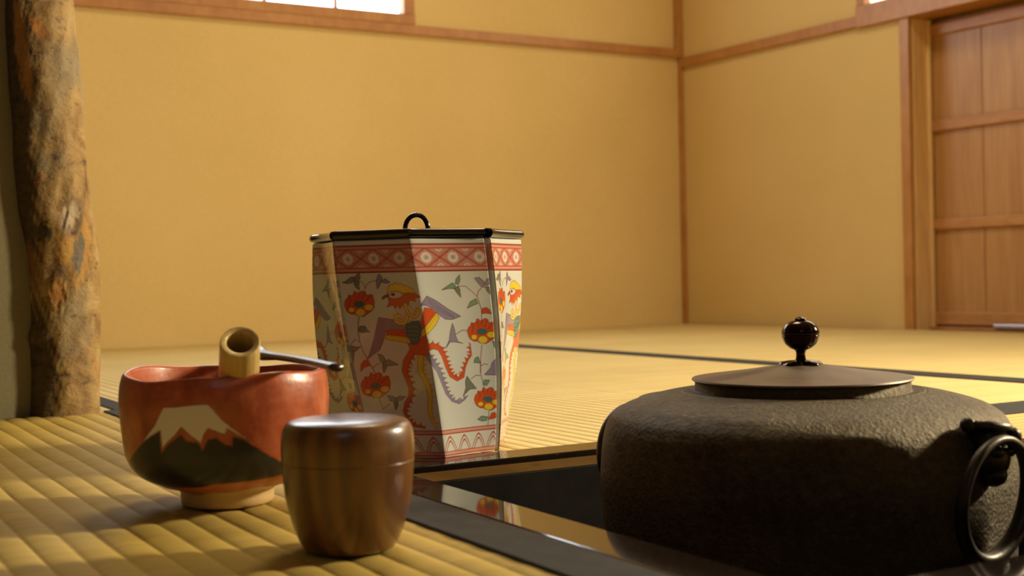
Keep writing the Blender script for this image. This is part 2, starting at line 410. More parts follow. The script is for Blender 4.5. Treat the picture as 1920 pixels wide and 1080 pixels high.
prof = [(.02, -.105), (.085, -.100), (.118, -.085), (.1305, -.062), (.1325, -.05), (.1315, -.044), (.1322, -.02), (.1335, .003), (.1330, .0145), (.1318, .0275), (.1300, .036), (.1283, .0405), (.1255, .0452), (.1203, .0492), (.1135, .0528), (.1000, .0568), (.0890, .0592), (.0800, .0605)]
prof = smooth_prof(prof, 5)
prof += [(.0788, .0600), (.0776, .0608), (.0762, .0602), (.0750, .0604), (.0738, .0600), (.0722, .0602), (.0704, .0600), (.0698, .0606), (.0695, .0666), (.0655, .0668), (.0650, .0600), (.064, .055)]
vs, fs = lathe([(r, z + ZK) for r, z in prof], 160, close_top=False)
mesh('kettle_body', vs, fs, M['iron'], kt, True)
kl = [(.0600, .0600), (.0645, .0605), (.0646, .0669), (.0708, .0671), (.0718, .0679), (.0713, .0688), (.0640, .0698), (.050, .0716), (.035, .0736), (.022, .0757), (.012, .0772), (.002, .0775)]
vs, fs = lathe([(r, z + ZK) for r, z in kl], 128)
lid = mesh('kettle_lid', vs, fs, M['bronze'], kt, True); lid.data.set_sharp_from_angle(angle=math.radians(40))
# knob: petalled base, stem, pierced ball
vs = []; fs = []; n = 72; pr = [(.0135, .0752), (.0142, .0768), (.0128, .0788), (.0080, .0797), (.0040, .0800)]
for r, z in pr:
    for q in range(n):
        a = 2 * PI * q / n; rr = r * (1 + (.10 * abs(math.cos(2.5 * a)) - .05 if r > .006 else 0))
        vs.append((rr * math.cos(a), rr * math.sin(a), z + ZK - (.0014 * (1 - abs(math.cos(2.5 * a))) if r > .006 else 0)))
for i in range(len(pr) - 1):
    for q in range(n): q2 = (q + 1) % n; fs.append((i * n + q, i * n + q2, (i + 1) * n + q2, (i + 1) * n + q))
fs.append(tuple(range(n - 1, -1, -1))); fs.append(tuple((len(pr) - 1) * n + q for q in range(n)))
kn = mesh('lid_knob', vs, fs, M['knob'], lid, True); kn['label'] = 'glossy dark bronze fruit shaped knob'
kp = smooth_prof([(.0036, .0795), (.0030, .0830), (.0036, .0862), (.0070, .0880), (.0105, .0910), (.0122, .0950), (.0124, .0962), (.0118, .0966), (.0124, .0971), (.0120, .1000), (.0098, .1035), (.0062, .1056), (.0030, .1062), (.0042, .1066), (.0036, .1074), (.0018, .1080), (.0004, .1085)], 4)
vs = []; fs = []; n = 64
for r, z in kp:
    for q in range(n):
        a = 2 * PI * q / n
        rr = r * (1 - (.035 * (1 - abs(math.sin(3 * a)) ** .4) if .088 < z < .105 else 0)); vs.append((rr * math.cos(a), rr * math.sin(a), z + ZK))
for i in range(len(kp) - 1):
    for q in range(n): q2 = (q + 1) % n; fs.append((i * n + q, i * n + q2, (i + 1) * n + q2, (i + 1) * n + q))
fs.append(tuple(range(n - 1, -1, -1))); fs.append(tuple((len(kp) - 1) * n + q for q in range(n)))
mesh('knob_ball', vs, fs, M['knob'], kn, True)
# lugs and rings
_ca, _sa = math.cos(math.radians(51)), math.sin(math.radians(51))
nv = Vector((.5 * _ca + .866 * _sa, .866 * _ca - .5 * _sa, 0)).normalized(); tv = Vector((.5 * _sa - .866 * _ca, .866 * _sa + .5 * _ca, 0))
for sgn, nm in ((1, 'near'), (-1, 'far')):
    N = nv * sgn; T = tv * sgn
    bm = bmesh.new()
    def blob(c, rx, ry, rz, seg=14):
        r = bmesh.ops.create_uvsphere(bm, u_segments=seg * 2, v_segments=seg, radius=1)
        for q in r['verts']:
            p = q.co.copy(); q.co = N * (c[0] + p.x * rx) + T * (c[1] + p.y * ry) + Vector((0, 0, c[2] + p.z * rz + ZK))
    def disc(c, rx, ry, h_, tilt=0):
        r = bmesh.ops.create_cone(bm, cap_ends=True, segments=32, radius1=1, radius2=.92, depth=1)
        for q in r['verts']:
            p = q.co.copy(); q.co = N * (c[0] + p.x * rx) + T * (c[1] + p.y * ry) + Vector((0, 0, c[2] + p.z * h_ + p.y * tilt + ZK))
    disc((.135, .000, .0468), .0120, .0155, .0042, -.0022)      # flared brow on top
    blob((.130, -.0150, .0480), .0050, .0036, .0045, 8)
    blob((.135, .000, .0385), .0090, .0110, .0115)              # neck
    blob((.1355, .0005, .0285), .0095, .0125, .0130)            # cheeks
    blob((.140, .0150, .0400), .0055, .0052, .0052, 8)          # ear knob
    blob((.142, -.0060, .0330), .0045, .0045, .0040, 8); blob((.142, .0070, .0325), .0045, .0045, .0040, 8)
    blob((.136, .000, .0190), .0085, .0080, .0075, 8)           # jaw
    lug = obj('lug', bm, M['iron2'], kt, True)
    pts = []
    for q in range(64):
        a = 2 * PI * q / 64
        p = N * (.1445 + .0042 * math.sin(a)) + T * (-.012 * sgn + (.034 if sgn > 0 else .034) * math.cos(a)) + Vector((0, 0, .0065 + .0345 * math.sin(a) + ZK)); pts.append(p)
    vs, fs = tube(pts, [.0034 + .0008 * math.cos(2 * PI * q / 64 + 1.2) for q in range(64)], 14, True, (1.0, 1.25, tuple(N)))
    rg = mesh('kettle_ring', vs, fs, M['iron2'], kt, True)
# trivet under the kettle
tr = empty('trivet', (KX, KY, -.22)); tag(tr, 'black iron trivet in the ash holding up the kettle', 'trivet')
pts = [(.086 * math.cos(a * PI / 24), .086 * math.sin(a * PI / 24), .1145) for a in range(48)]
vs, fs = tube(pts, .0050, 10, True); mesh('ring', vs, fs, M['iron2'], tr, True)
for q in range(3):
    a = 2 * PI * q / 3 + .4; c_, s_ = math.cos(a), math.sin(a)
    vs, fs = tube([(.086 * c_, .086 * s_, .105), (.094 * c_, .094 * s_, .07), (.100 * c_, .100 * s_, .02), (.102 * c_, .102 * s_, -.0185)], .0045, 8)
    mesh('leg', vs, fs, M['iron2'], tr, True)

# ------------------------------------------------------------------ painted surfaces (colour per vertex, mixed in by its alpha)
PAL = {'w': (.63, .64, .565), 'r': (.62, .095, .022), 'y': (.80, .56, .04), 'p': (.29, .235, .33), 'g': (.19, .31, .19), 't': (.045, .16, .16),
       'k': (.07, .03, .022), 'n': (.70, .56, .52), 'q': (.19, .21, .16), 'd': (.26, .055, .03)}
def in_poly(px, py, P):
    ins = np.zeros(px.shape, bool); n = len(P); j = n - 1
    for i in range(n):
        xi, yi = P[i]; xj, yj = P[j]
        if yi != yj:
            c = ((yi > py) != (yj > py)) & (px < (xj - xi) * (py - yi) / (yj - yi) + xi); ins ^= c
        j = i
    return ins
def seg_dist(px, py, a, b):
    dx, dy = b[0] - a[0], b[1] - a[1]; L = dx * dx + dy * dy + 1e-12
    t = np.clip(((px - a[0]) * dx + (py - a[1]) * dy) / L, 0, 1)
    return np.hypot(px - a[0] - t * dx, py - a[1] - t * dy), t
def paint(img, gx, gy, prims):
    """img rows follow gy, columns follow gx (both ascending); later strokes cover earlier ones"""
    for pr in prims:
        P = pr[2]; w = max(pr[3:]) + 2
        x0, x1 = min(p[0] for p in P) - w, max(p[0] for p in P) + w; y0, y1 = min(p[1] for p in P) - w, max(p[1] for p in P) + w
        i0, i1 = np.searchsorted(gx, [x0, x1]); j0, j1 = np.searchsorted(gy, [y0, y1])
        if i1 <= i0 or j1 <= j0: continue
        PX, PY = np.meshgrid(gx[i0:i1], gy[j0:j1]); sub = img[j0:j1, i0:i1]
        if pr[0] == 'f':
            ins = in_poly(PX, PY, P); d = np.full(PX.shape, 1e9)
            for a, b in zip(P, P[1:] + P[:1]): d = np.minimum(d, seg_dist(PX, PY, a, b)[0])
            sub[ins] = PAL[pr[1]]; sub[d < pr[3] * .5] = PAL['k'] if pr[1] not in 'ry' else PAL['d']
        else:
            L = len(P) - 1
            for i in range(L):
                d, t = seg_dist(PX, PY, P[i], P[i + 1]); wd = pr[3] + (pr[4] - pr[3]) * (i + t) / L
                sub[d < wd * .5] = PAL[pr[1]]
DESIGN = [
('s','d',[(-262,819),(-248,805),(-244,783)],3.2,3.2),
('s','d',[(-187,818),(-216,814),(-235,800),(-247,778)],3.2,3.2),
('f','q',[(-351,812),(-328,820),(-307,836),(-287,838),(-288,822),(-306,809),(-328,807)],2.5),
('f','q',[(-290,820),(-279,844),(-262,853),(-260,833),(-269,819)],2.5),
('f','q',[(-293,817),(-265,815),(-273,797),(-271,776),(-286,786),(-295,804)],2.5),
('f','p',[(-187,818),(-177,840),(-168,849),(-157,830),(-166,808),(-187,779),(-189,795)],2.5),
('f','p',[(-164,817),(-144,826),(-122,809),(-143,805),(-161,810)],2.5),
('s','d',[(-294,655),(-303,630),(-311,580),(-312,544),(-305,499),(-292,460),(-275,417),(-268,394)],4.5,4.5),
('f','q',[(-308,594),(-297,612),(-274,611),(-260,586),(-253,585),(-284,582),(-302,585)],2.5),
('s','d',[(-313,539),(-332,551),(-351,535),(-351,517)],3.2,3.2),
('f','q',[(-387,517),(-365,524),(-334,517),(-313,517),(-337,499),(-371,494),(-383,504)],2.5),
('f','q',[(-374,499),(-345,497),(-362,445),(-374,467)],2.5),
('f','r',[(-352,694),(-354,712),(-347,730),(-333,743),(-328,755),(-314,752),(-303,759),(-300,772),(-288,769),(-283,761),(-270,769),(-257,774),(-247,768),(-241,751),(-228,756),(-214,754),(-213,739),(-210,723),(-217,696),(-226,685),(-240,674),(-255,665),(-275,654),(-302,659),(-313,667),(-327,666),(-340,673),(-348,680)],2.5),
('s','d',[(-328,755),(-320,734),(-332,707)],3.8,3.8),
('s','d',[(-302,766),(-295,743),(-294,731)],3.8,3.8),
('s','d',[(-247,768),(-263,742),(-268,731)],3.8,3.8),
('s','d',[(-219,751),(-238,737),(-254,724)],3.8,3.8),
('s','d',[(-275,769),(-280,738)],3.8,3.8),
('f','y',[(-309,686),(-312,680),(-319,676),(-326,674),(-334,676),(-338,680),(-339,687),(-336,693),(-330,698),(-322,699),(-315,697),(-310,693)],2.2),
('f','y',[(-221,697),(-225,689),(-234,683),(-245,682),(-255,684),(-262,689),(-263,697),(-259,705),(-250,710),(-239,712),(-229,710),(-222,704)],2.2),
('f','y',[(-261,674),(-266,665),(-276,658),(-288,656),(-299,658),(-306,665),(-308,674),(-303,683),(-293,690),(-281,692),(-270,689),(-263,683)],2.2),
('f','t',[(-260,712),(-264,705),(-274,700),(-286,698),(-298,700),(-306,705),(-308,712),(-304,719),(-294,724),(-282,725),(-270,723),(-262,718)],1.5),
('s','d',[(-275,417),(-253,435),(-233,442)],3.2,3.2),
('f','g',[(-238,485),(-216,478),(-206,457),(-220,435),(-233,453)],2.5),
('f','g',[(-223,441),(-192,459),(-151,434),(-194,429),(-216,432)],2.5),
('f','q',[(-225,435),(-203,430),(-226,396),(-228,417)],2.5),
('f','r',[(-336,403),(-328,434),(-309,455),(-288,455),(-282,430),(-310,425)],2.5),
('s','d',[(-273,275),(-266,229),(-229,254)],3.2,3.2),
('f','p',[(-231,293),(-203,288),(-186,279),(-194,265),(-222,266)],2.5),
('f','p',[(-197,275),(-175,290),(-144,288),(-169,270),(-189,268)],2.5),
('f','q',[(-208,266),(-184,265),(-188,247),(-205,224),(-206,252)],2.5),
('f','r',[(-349,319),(-350,337),(-342,355),(-326,369),(-321,380),(-307,378),(-296,384),(-291,398),(-280,395),(-275,386),(-262,395),(-249,400),(-239,394),(-234,377),(-220,383),(-206,381),(-206,366),(-203,350),(-211,323),(-221,311),(-235,300),(-251,291),(-272,280),(-300,284),(-310,292),(-324,291),(-337,298),(-345,305)],2.5),
('s','d',[(-321,380),(-314,359),(-327,332)],3.8,3.8),
('s','d',[(-294,391),(-288,368),(-288,357)],3.8,3.8),
('s','d',[(-239,394),(-256,368),(-261,357)],3.8,3.8),
('s','d',[(-212,377),(-231,364),(-248,350)],3.8,3.8),
('s','d',[(-266,395),(-273,364)],3.8,3.8),
('f','y',[(-306,312),(-309,305),(-316,301),(-324,299),(-331,301),(-335,305),(-336,312),(-332,318),(-326,323),(-318,324),(-311,323),(-306,318)],2.2),
('f','y',[(-215,323),(-220,315),(-229,309),(-240,307),(-250,309),(-257,315),(-258,323),(-254,330),(-245,336),(-233,338),(-223,336),(-216,330)],2.2),
('f','y',[(-257,299),(-262,290),(-273,283),(-285,281),(-296,283),(-303,290),(-305,299),(-299,308),(-289,315),(-277,317),(-266,315),(-258,308)],2.2),
('f','t',[(-254,337),(-259,330),(-269,326),(-282,324),(-293,326),(-301,331),(-303,337),(-298,344),(-288,349),(-276,351),(-264,349),(-256,344)],1.5),
('s','d',[(197,785),(223,784),(248,763),(273,735)],3.2,3.2),
('s','d',[(300,778),(281,758),(273,735),(280,708),(287,671),(281,612)],3.6,3.6),
('f','g',[(109,769),(140,788),(165,801),(177,788),(170,774),(142,775)],2.5),
('f','g',[(176,797),(184,819),(203,837),(202,814),(191,792)],2.5),
('f','q',[(168,774),(191,787),(195,769),(194,733),(177,756)],2.5),
('f','p',[(270,820),(294,824),(315,803),(312,775),(294,785)],2.5),
('f','p',[(314,789),(326,812),(361,829),(354,806),(327,784)],2.5),
('f','q',[(317,780),(336,779),(339,743),(324,757)],2.5),
('f','g',[(218,682),(237,713),(267,726),(274,703),(249,695)],2.5),
('f','r',[(288,655),(291,680),(311,684),(327,674),(335,653),(303,657)],2.5),
('s','d',[(205,580),(181,583),(149,567)],3.2,3.2),
('f','p',[(137,617),(144,585),(145,558),(154,530),(178,522),(139,530),(114,532),(87,504),(110,541),(122,581)],2.5),
('f','q',[(329,527),(354,516),(366,497),(368,459),(355,483),(335,498)],2.5),
('s','d',[(273,511),(264,465),(257,419),(254,382)],3.6,3.6),
('s','d',[(260,432),(256,376),(272,308)],3.8,3.8),
('f','r',[(208,557),(205,575),(211,592),(226,605),(230,616),(245,613),(255,620),(258,633),(271,630),(276,621),(289,629),(302,634),(313,628),(320,611),(334,616),(349,613),(351,598),(356,582),(352,555),(343,544),(330,533),(314,525),(293,515),(263,520),(251,529),(236,528),(222,536),(213,543)],2.5),
('s','d',[(230,616),(239,596),(229,569)],3.7,3.7),
('s','d',[(256,627),(264,604),(267,592)],3.7,3.7),
('s','d',[(313,628),(299,602),(294,591)],3.7,3.7),
('s','d',[(344,610),(325,597),(309,584)],3.7,3.7),
('s','d',[(284,629),(281,599)],3.7,3.7),
('f','y',[(253,548),(251,542),(244,537),(236,536),(228,538),(223,543),(222,549),(225,555),(231,560),(239,561),(247,559),(252,554)],2.2),
('f','y',[(348,555),(344,548),(335,542),(323,541),(312,543),(304,549),(302,557),(305,565),(314,570),(326,572),(337,569),(345,563)],2.2),
('f','y',[(306,533),(302,525),(292,518),(279,517),(267,520),(258,527),(256,536),(260,545),(270,551),(283,553),(295,550),(303,543)],2.2),
('f','t',[(304,572),(300,565),(290,560),(277,559),(264,561),(255,567),(253,574),(257,580),(267,585),(280,586),(292,584),(301,578)],1.5),
('f','g',[(223,431),(231,450),(250,457),(257,426)],2.5),
('f','p',[(338,441),(350,410),(355,365),(322,367),(276,370),(310,401),(318,423)],2.5),
('s','d',[(259,412),(279,422),(298,416)],3.3,3.3),
('s','d',[(252,368),(230,372),(202,355)],3.3,3.3),
('f','g',[(263,326),(274,347),(304,343),(286,318)],2.5),
('f','q',[(181,370),(201,341),(228,308),(191,308),(151,280),(168,315),(169,348)],2.5),
('s','d',[(296,199),(289,129)],3.8,3.8),
('f','r',[(215,242),(211,259),(217,275),(231,286),(234,297),(250,293),(261,299),(263,311),(276,307),(282,299),(295,306),(308,310),(320,304),(329,288),(343,292),(359,289),(362,275),(369,260),(367,235),(359,225),(346,215),(330,208),(308,199),(276,206),(263,214),(247,214),(232,222),(222,229)],2.5),
('s','d',[(234,297),(246,277),(236,253)],3.4,3.4),
('s','d',[(261,305),(271,284),(274,273)],3.4,3.4),
('s','d',[(320,304),(307,281),(303,271)],3.4,3.4),
('s','d',[(354,286),(335,275),(320,263)],3.4,3.4),
('s','d',[(290,306),(289,278)],3.4,3.4),
('f','y',[(264,232),(261,226),(255,223),(247,222),(238,224),(233,229),(231,234),(233,240),(240,244),(248,245),(256,243),(262,238)],2.2),
('f','y',[(363,235),(360,228),(351,224),(338,223),(326,225),(317,231),(314,239),(317,246),(326,250),(338,251),(350,248),(359,242)],2.2),
('f','y',[(321,216),(317,208),(307,203),(294,202),(281,205),(271,212),(268,220),(272,228),(281,234),(294,235),(308,232),(317,225)],2.2),
('f','t',[(315,252),(312,246),(301,242),(288,241),(274,244),(265,249),(261,256),(265,262),(275,266),(289,266),(302,264),(312,259)],1.5),
('f','g',[(226,162),(252,177),(289,169),(281,152),(251,152)],2.5),
('f','r',[(292,157),(311,187),(333,188),(352,166),(319,158)],2.5),
('f','y',[(-42,474),(-17,454),(-46,450)],1.2),
('f','y',[(-46,448),(-22,429),(-51,425)],1.2),
('f','y',[(-53,422),(-26,408),(-53,400)],1.2),
('f','y',[(-52,397),(-21,393),(-45,377)],1.2),
('f','y',[(-42,374),(-13,367),(-37,354)],1.2),
('f','y',[(-36,350),(-8,343),(-32,331)],1.2),
('f','y',[(-29,326),(-6,312),(-30,306)],1.2),
('f','y',[(-31,299),(-8,286),(-32,280)],1.2),
('f','y',[(-32,273),(-14,256),(-36,254)],1.2),
('f','y',[(-39,246),(-20,232),(-42,229)],1.2),
('f','y',[(-42,220),(-20,210),(-41,203)],1.2),
('f','y',[(-42,194),(-18,190),(-37,179)],1.2),
('f','y',[(-33,170),(-11,166),(-28,156)],1.2),
('s','k',[(-39,490),(-55,402),(-39,363),(-29,319),(-32,275),(-42,228),(-41,191),(-25,146)],29.4,17.2),
('s','y',[(-39,490),(-55,402),(-39,363),(-29,319),(-32,275),(-42,228),(-41,191),(-25,146)],24.5,13.2),
('f','r',[(-77,489),(-69,452),(-97,466)],1.2),
('f','r',[(-98,467),(-85,432),(-115,443)],1.2),
('f','r',[(-114,443),(-90,417),(-122,416)],1.2),
('f','r',[(-129,415),(-94,405),(-124,390)],1.2),
('f','r',[(-124,389),(-90,379),(-120,365)],1.2),
('f','r',[(-119,363),(-86,354),(-115,340)],1.2),
('f','r',[(-109,338),(-84,317),(-114,314)],1.2),
('f','r',[(-114,310),(-93,288),(-122,287)],1.2),
('f','r',[(-124,283),(-114,254),(-139,263)],1.2),
('f','r',[(-145,260),(-127,236),(-154,238)],1.2),
('f','r',[(-161,233),(-135,220),(-161,212)],1.2),
('f','r',[(-160,206),(-132,198),(-157,186)],1.2),
('f','r',[(-154,180),(-123,185),(-142,166)],1.2),
('f','r',[(-140,156),(-116,175),(-121,152)],1.2),
('f','r',[(-112,150),(-89,168),(-94,146)],1.2),
('s','k',[(-65,507),(-88,476),(-113,447),(-127,403),(-121,369),(-111,324),(-121,288),(-148,251),(-162,219),(-156,184),(-131,154),(-80,144)],33.1,12.2),
('s','r',[(-65,507),(-88,476),(-113,447),(-127,403),(-121,369),(-111,324),(-121,288),(-148,251),(-162,219),(-156,184),(-131,154),(-80,144)],28.9,8.8),
('f','r',[(4,517),(30,544),(30,516)],1.2),
('f','r',[(26,517),(59,536),(49,508)],1.2),
('f','r',[(51,513),(87,508),(60,493)],1.2),
('f','r',[(60,494),(95,490),(69,474)],1.2),
('f','r',[(69,476),(101,465),(73,454)],1.2),
('f','r',[(73,455),(105,444),(77,434)],1.2),
('f','r',[(75,434),(108,427),(82,415)],1.2),
('f','r',[(82,415),(114,407),(89,395)],1.2),
('f','r',[(85,393),(119,394),(99,377)],1.2),
('f','r',[(98,376),(131,385),(116,364)],1.2),
('f','r',[(116,354),(123,381),(137,362)],1.2),
('f','r',[(140,360),(139,388),(158,373)],1.2),
('f','r',[(160,373),(140,393),(166,391)],1.2),
('f','r',[(166,394),(149,415),(173,412)],1.2),
('f','r',[(174,415),(161,437),(183,431)],1.2),
('f','r',[(183,435),(176,459),(196,449)],1.2),
('f','r',[(200,452),(190,473),(210,466)],1.2),
('f','r',[(213,470),(191,482),(212,486)],1.2),
('f','r',[(212,491),(191,503),(211,507)],1.2),
('s','k',[(-19,507),(24,518),(54,507),(70,472),(79,425),(94,379),(125,358),(159,370),(172,412),(190,443),(213,467),(211,521)],30.6,7.4),
('s','r',[(-19,507),(24,518),(54,507),(70,472),(79,425),(94,379),(125,358),(159,370),(172,412),(190,443),(213,467),(211,521)],26.5,4.9),
('f','p',[(-10,478),(26,477),(0,459)],1.2),
('f','p',[(0,459),(37,458),(11,440)],1.2),
('f','p',[(11,440),(48,439),(23,421)],1.2),
('f','p',[(26,422),(60,414),(33,401)],1.2),
('f','p',[(33,400),(66,391),(38,380)],1.2),
('f','p',[(39,378),(71,369),(44,358)],1.2),
('f','p',[(44,356),(76,346),(49,337)],1.2),
('f','p',[(50,334),(80,324),(55,315)],1.2),
('f','p',[(53,310),(85,308),(63,294)],1.2),
('f','p',[(66,290),(97,289),(77,275)],1.2),
('f','p',[(76,267),(104,279),(95,259)],1.2),
('f','p',[(101,256),(126,270),(121,250)],1.2),
('f','p',[(127,250),(130,274),(145,258)],1.2),
('f','p',[(153,261),(149,284),(167,272)],1.2),
('s','k',[(-17,490),(2,456),(31,408),(45,355),(59,300),(86,263),(123,248),(156,263),(175,279)],29.4,5.9),
('s','p',[(-17,490),(2,456),(31,408),(45,355),(59,300),(86,263),(123,248),(156,263),(175,279)],25.2,3.9),
('f','r',[(-92,531),(-52,524),(-27,551),(-3,573),(6,541),(3,501),(-8,476),(-47,479),(-69,481),(-83,502)],2.5),
('f','p',[(-204,651),(-136,639),(-112,619),(-87,605),(-90,592),(-181,592),(-195,552),(-225,503),(-292,460),(-274,489),(-243,552),(-218,615)],2.5),
('s','k',[(-200,640),(-226,570),(-271,480)],1.4,1.4),
('s','k',[(-193,640),(-216,570),(-256,491)],1.4,1.4),
('s','k',[(-187,640),(-206,570),(-241,503)],1.4,1.4),
('s','k',[(-180,640),(-196,570),(-226,514)],1.4,1.4),
('f','r',[(-181,592),(-98,594),(-88,574),(-86,560),(-180,570)],2.5),
('f','y',[(-187,570),(-144,567),(-91,560),(-69,529),(-109,536),(-153,543),(-186,550)],2.5),
('s','k',[(-174,590),(-172,565),(-184,550)],1.4,1.4),
('s','k',[(-161,590),(-159,564),(-171,548)],1.4,1.4),
('s','k',[(-149,590),(-147,562),(-158,546)],1.4,1.4),
('s','k',[(-136,590),(-134,561),(-145,544)],1.4,1.4),
('s','k',[(-123,590),(-122,560),(-132,542)],1.4,1.4),
('s','k',[(-110,590),(-109,558),(-120,540)],1.4,1.4),
('s','k',[(-98,589),(-97,557),(-107,538)],1.4,1.4),
('s','k',[(-85,589),(-84,555),(-94,536)],1.4,1.4),
('s','k',[(-72,589),(-72,554),(-81,534)],1.4,1.4),
('f','p',[(-2,702),(35,744),(73,723),(127,681),(182,647),(139,633),(106,636),(81,655),(57,683),(23,702)],2.5),
('s','k',[(38,733),(83,695),(151,646)],1.4,1.4),
('s','k',[(38,723),(81,686),(150,642)],1.4,1.4),
('s','k',[(39,713),(79,676),(150,639)],1.4,1.4),
('f','r',[(-13,631),(15,693),(48,685),(66,667),(17,617),(-16,591)],2.5),
('f','y',[(66,667),(78,646),(54,611),(12,575),(-24,557),(-21,586),(15,617)],2.5),
('s','k',[(7,613),(14,590)],1.4,1.4),
('s','k',[(17,622),(25,601)],1.4,1.4),
('s','k',[(26,632),(35,612)],1.4,1.4),
('s','k',[(36,641),(45,623)],1.4,1.4),
('s','k',[(46,651),(55,633)],1.4,1.4),
('s','k',[(55,660),(65,644)],1.4,1.4),
('s','k',[(65,670),(74,655)],1.4,1.4),
('f','t',[(-86,614),(-51,632),(-19,633),(-14,595),(-31,551),(-52,524),(-74,529),(-82,560),(-90,587)],2.5),
('s','g',[(-75,609),(-70,601),(-61,610)],2.3,2.3),
('s','g',[(-59,609),(-54,601),(-45,610)],2.3,2.3),
('s','g',[(-43,609),(-38,601),(-30,610)],2.3,2.3),
('s','g',[(-78,591),(-73,582),(-65,591)],2.3,2.3),
('s','g',[(-63,590),(-57,582),(-49,591)],2.3,2.3),
('s','g',[(-47,590),(-41,582),(-33,591)],2.3,2.3),
('s','g',[(-82,572),(-77,564),(-68,573)],2.3,2.3),
('s','g',[(-66,572),(-61,563),(-52,572)],2.3,2.3),
('s','g',[(-50,571),(-45,563),(-36,572)],2.3,2.3),
('s','g',[(-85,553),(-80,545),(-72,554)],2.3,2.3),
('s','g',[(-69,553),(-64,545),(-56,554)],2.3,2.3),
('s','g',[(-54,553),(-48,545),(-40,553)],2.3,2.3),
('f','n',[(-121,695),(-77,710),(-55,705),(-29,676),(-49,640),(-85,618),(-110,628),(-109,659),(-115,677)],1.5),
('s','k',[(-70,712),(-70,686),(-61,661),(-38,650),(-20,663),(-18,685)],17.2,17.2),
('s','y',[(-70,712),(-70,686),(-61,661),(-38,650),(-20,663),(-18,685)],12.7,12.7),
('s','k',[(-100,648),(-109,659),(-124,654),(-127,632),(-112,621),(-91,623),(-76,639),(-72,656)],17.2,17.2),
('s','y',[(-100,648),(-109,659),(-124,654),(-127,632),(-112,621),(-91,623),(-76,639),(-72,656)],12.7,12.7),
('f','r',[(-153,749),(-138,754),(-137,736),(-100,737),(-70,753),(-40,763),(-14,757),(5,740),(-23,734),(-21,718),(-47,728),(-55,705),(-71,717),(-100,686),(-105,708),(-120,688),(-128,706),(-157,696),(-144,718),(-144,736)],2.5),
('f','y',[(-145,754),(-141,781),(-126,798),(-107,800),(-101,808),(-89,800),(-74,804),(-67,795),(-51,792),(-24,776),(-14,756),(-41,761),(-69,757),(-86,765),(-112,770),(-132,765)],2.5),
('f','n',[(-139,749),(-123,763),(-95,766),(-69,755),(-90,739),(-118,735),(-136,738)],1.7),
('f','k',[(-109,753),(-111,750),(-115,748),(-120,747),(-125,748),(-128,750),(-129,754),(-127,757),(-123,759),(-118,760),(-113,759),(-110,757)],0.5),
('f','d',[(-175,739),(-160,750),(-145,756),(-145,743),(-159,738),(-172,730)],1.5)]

def color_attr(me, cols, name='paint'):
    at = me.color_attributes.new(name, 'FLOAT_COLOR', 'POINT'); at.data.foreach_set('color', np.ascontiguousarray(cols, dtype=np.float32).ravel())
def painted(name, base, rough, coat, paint_rough=None, bumpf=None, spec=.5, coat_rough=.03):
    k = NT(name); at = k.n('ShaderNodeAttribute', attribute_name='paint')
    b = base(k) if callable(base) else base
    c = k.mix(at.outputs['Alpha'], b, at.outputs['Color'])
    if bumpf: bumpf(k)
    return k.set(c, rough, 0, coat, coat_rough, spec)

# ------------------------------------------------------------------ porcelain water jar
VQ = [-0.94704, 0.45719, 0.05091, 0.05905, 0.06082, 0.42904, 18.9257, 0.50873, 9.24838]
VCX, VCY = VQ[0], VQ[1]; VH = .1684
def q3(b, m, t, v): return b * (2 * (v - .5) * (v - 1)) + m * (-4 * v * (v - 1)) + t * (2 * v * (v - .5))
SAG = .0026
def plan(v, cl=.02, cr=.08, nf=60, nn=12, depth=.011, grow=0.0, soft=.035):
    """outline of the jar at height v (0..1): four sides, each folded outward along its middle, grooves at the corners"""
    a = q3(VQ[2], VQ[3], VQ[4], v) + grow; bul = VQ[5]; th = math.radians(q3(VQ[6], VQ[8], VQ[7], v))
    out = []; us = []
    for sd in range(4):
        t = th + sd * PI / 2
        # angle 0 looks toward the viewer, positive to the right
        A = np.array([a * 2 ** .5 * math.cos(t - PI / 4), a * 2 ** .5 * math.sin(t - PI / 4)])
        B = np.array([a * (1 + bul) * math.cos(t), a * (1 + bul) * math.sin(t)])
        C = np.array([a * 2 ** .5 * math.cos(t + PI / 4), a * 2 ** .5 * math.sin(t + PI / 4)])
        def at(u):
            w_ = math.sqrt(u * u + soft * soft) - (math.sqrt(1 + soft * soft) - 1) * 0  # rounded fold
            w_ = (w_ - soft * .0)
            w_ = min(1.0, w_)
            base = (A * (1 - u) + C * (1 + u)) / 2
            X_ = base + (B - (A + C) / 2) * (1 - w_)
            h_ = (B - (A + C) / 2); h_ = h_ / np.hypot(*h_); au = abs(u)
            return X_ - h_ * SAG * 4 * au * (1 - au)
        uu = np.linspace(-1 + cl, 1 - cr, nf)
        P = [at(u) for u in uu]
        # next side's first point
        t2 = t + PI / 2
        C2 = C; E = np.array([a * 2 ** .5 * math.cos(t2 + PI / 4), a * 2 ** .5 * math.sin(t2 + PI / 4)]); B2 = np.array([a * (1 + bul) * math.cos(t2), a * (1 + bul) * math.sin(t2)])
        u2 = -1 + cl; S2_ = (C2 * (1 - u2) + E * (1 + u2)) / 2 + (B2 - (C2 + E) / 2) * (1 - min(1, math.sqrt(u2 * u2 + soft * soft)))
        I = C * (1 - depth * 1.0 / np.hypot(*C))
        G = []
        for s in np.linspace(0, 1, nn + 2)[1:-1]:        # soft concave groove
            G.append((1 - s) ** 2 * P[-1] + 2 * s * (1 - s) * (I * 1.0 - (P[-1] + S2_ - 2 * I) * .5) + s ** 2 * S2_)
        out += P + G; us += list(uu) + [2 + s for s in range(nn)]
    return np.array(out), np.array(us)
tcv = np.array([.866, -.5]); rtv = np.array([.5, .866])
def to_world(P): return P[:, :1] * tcv + P[:, 1:] * rtv
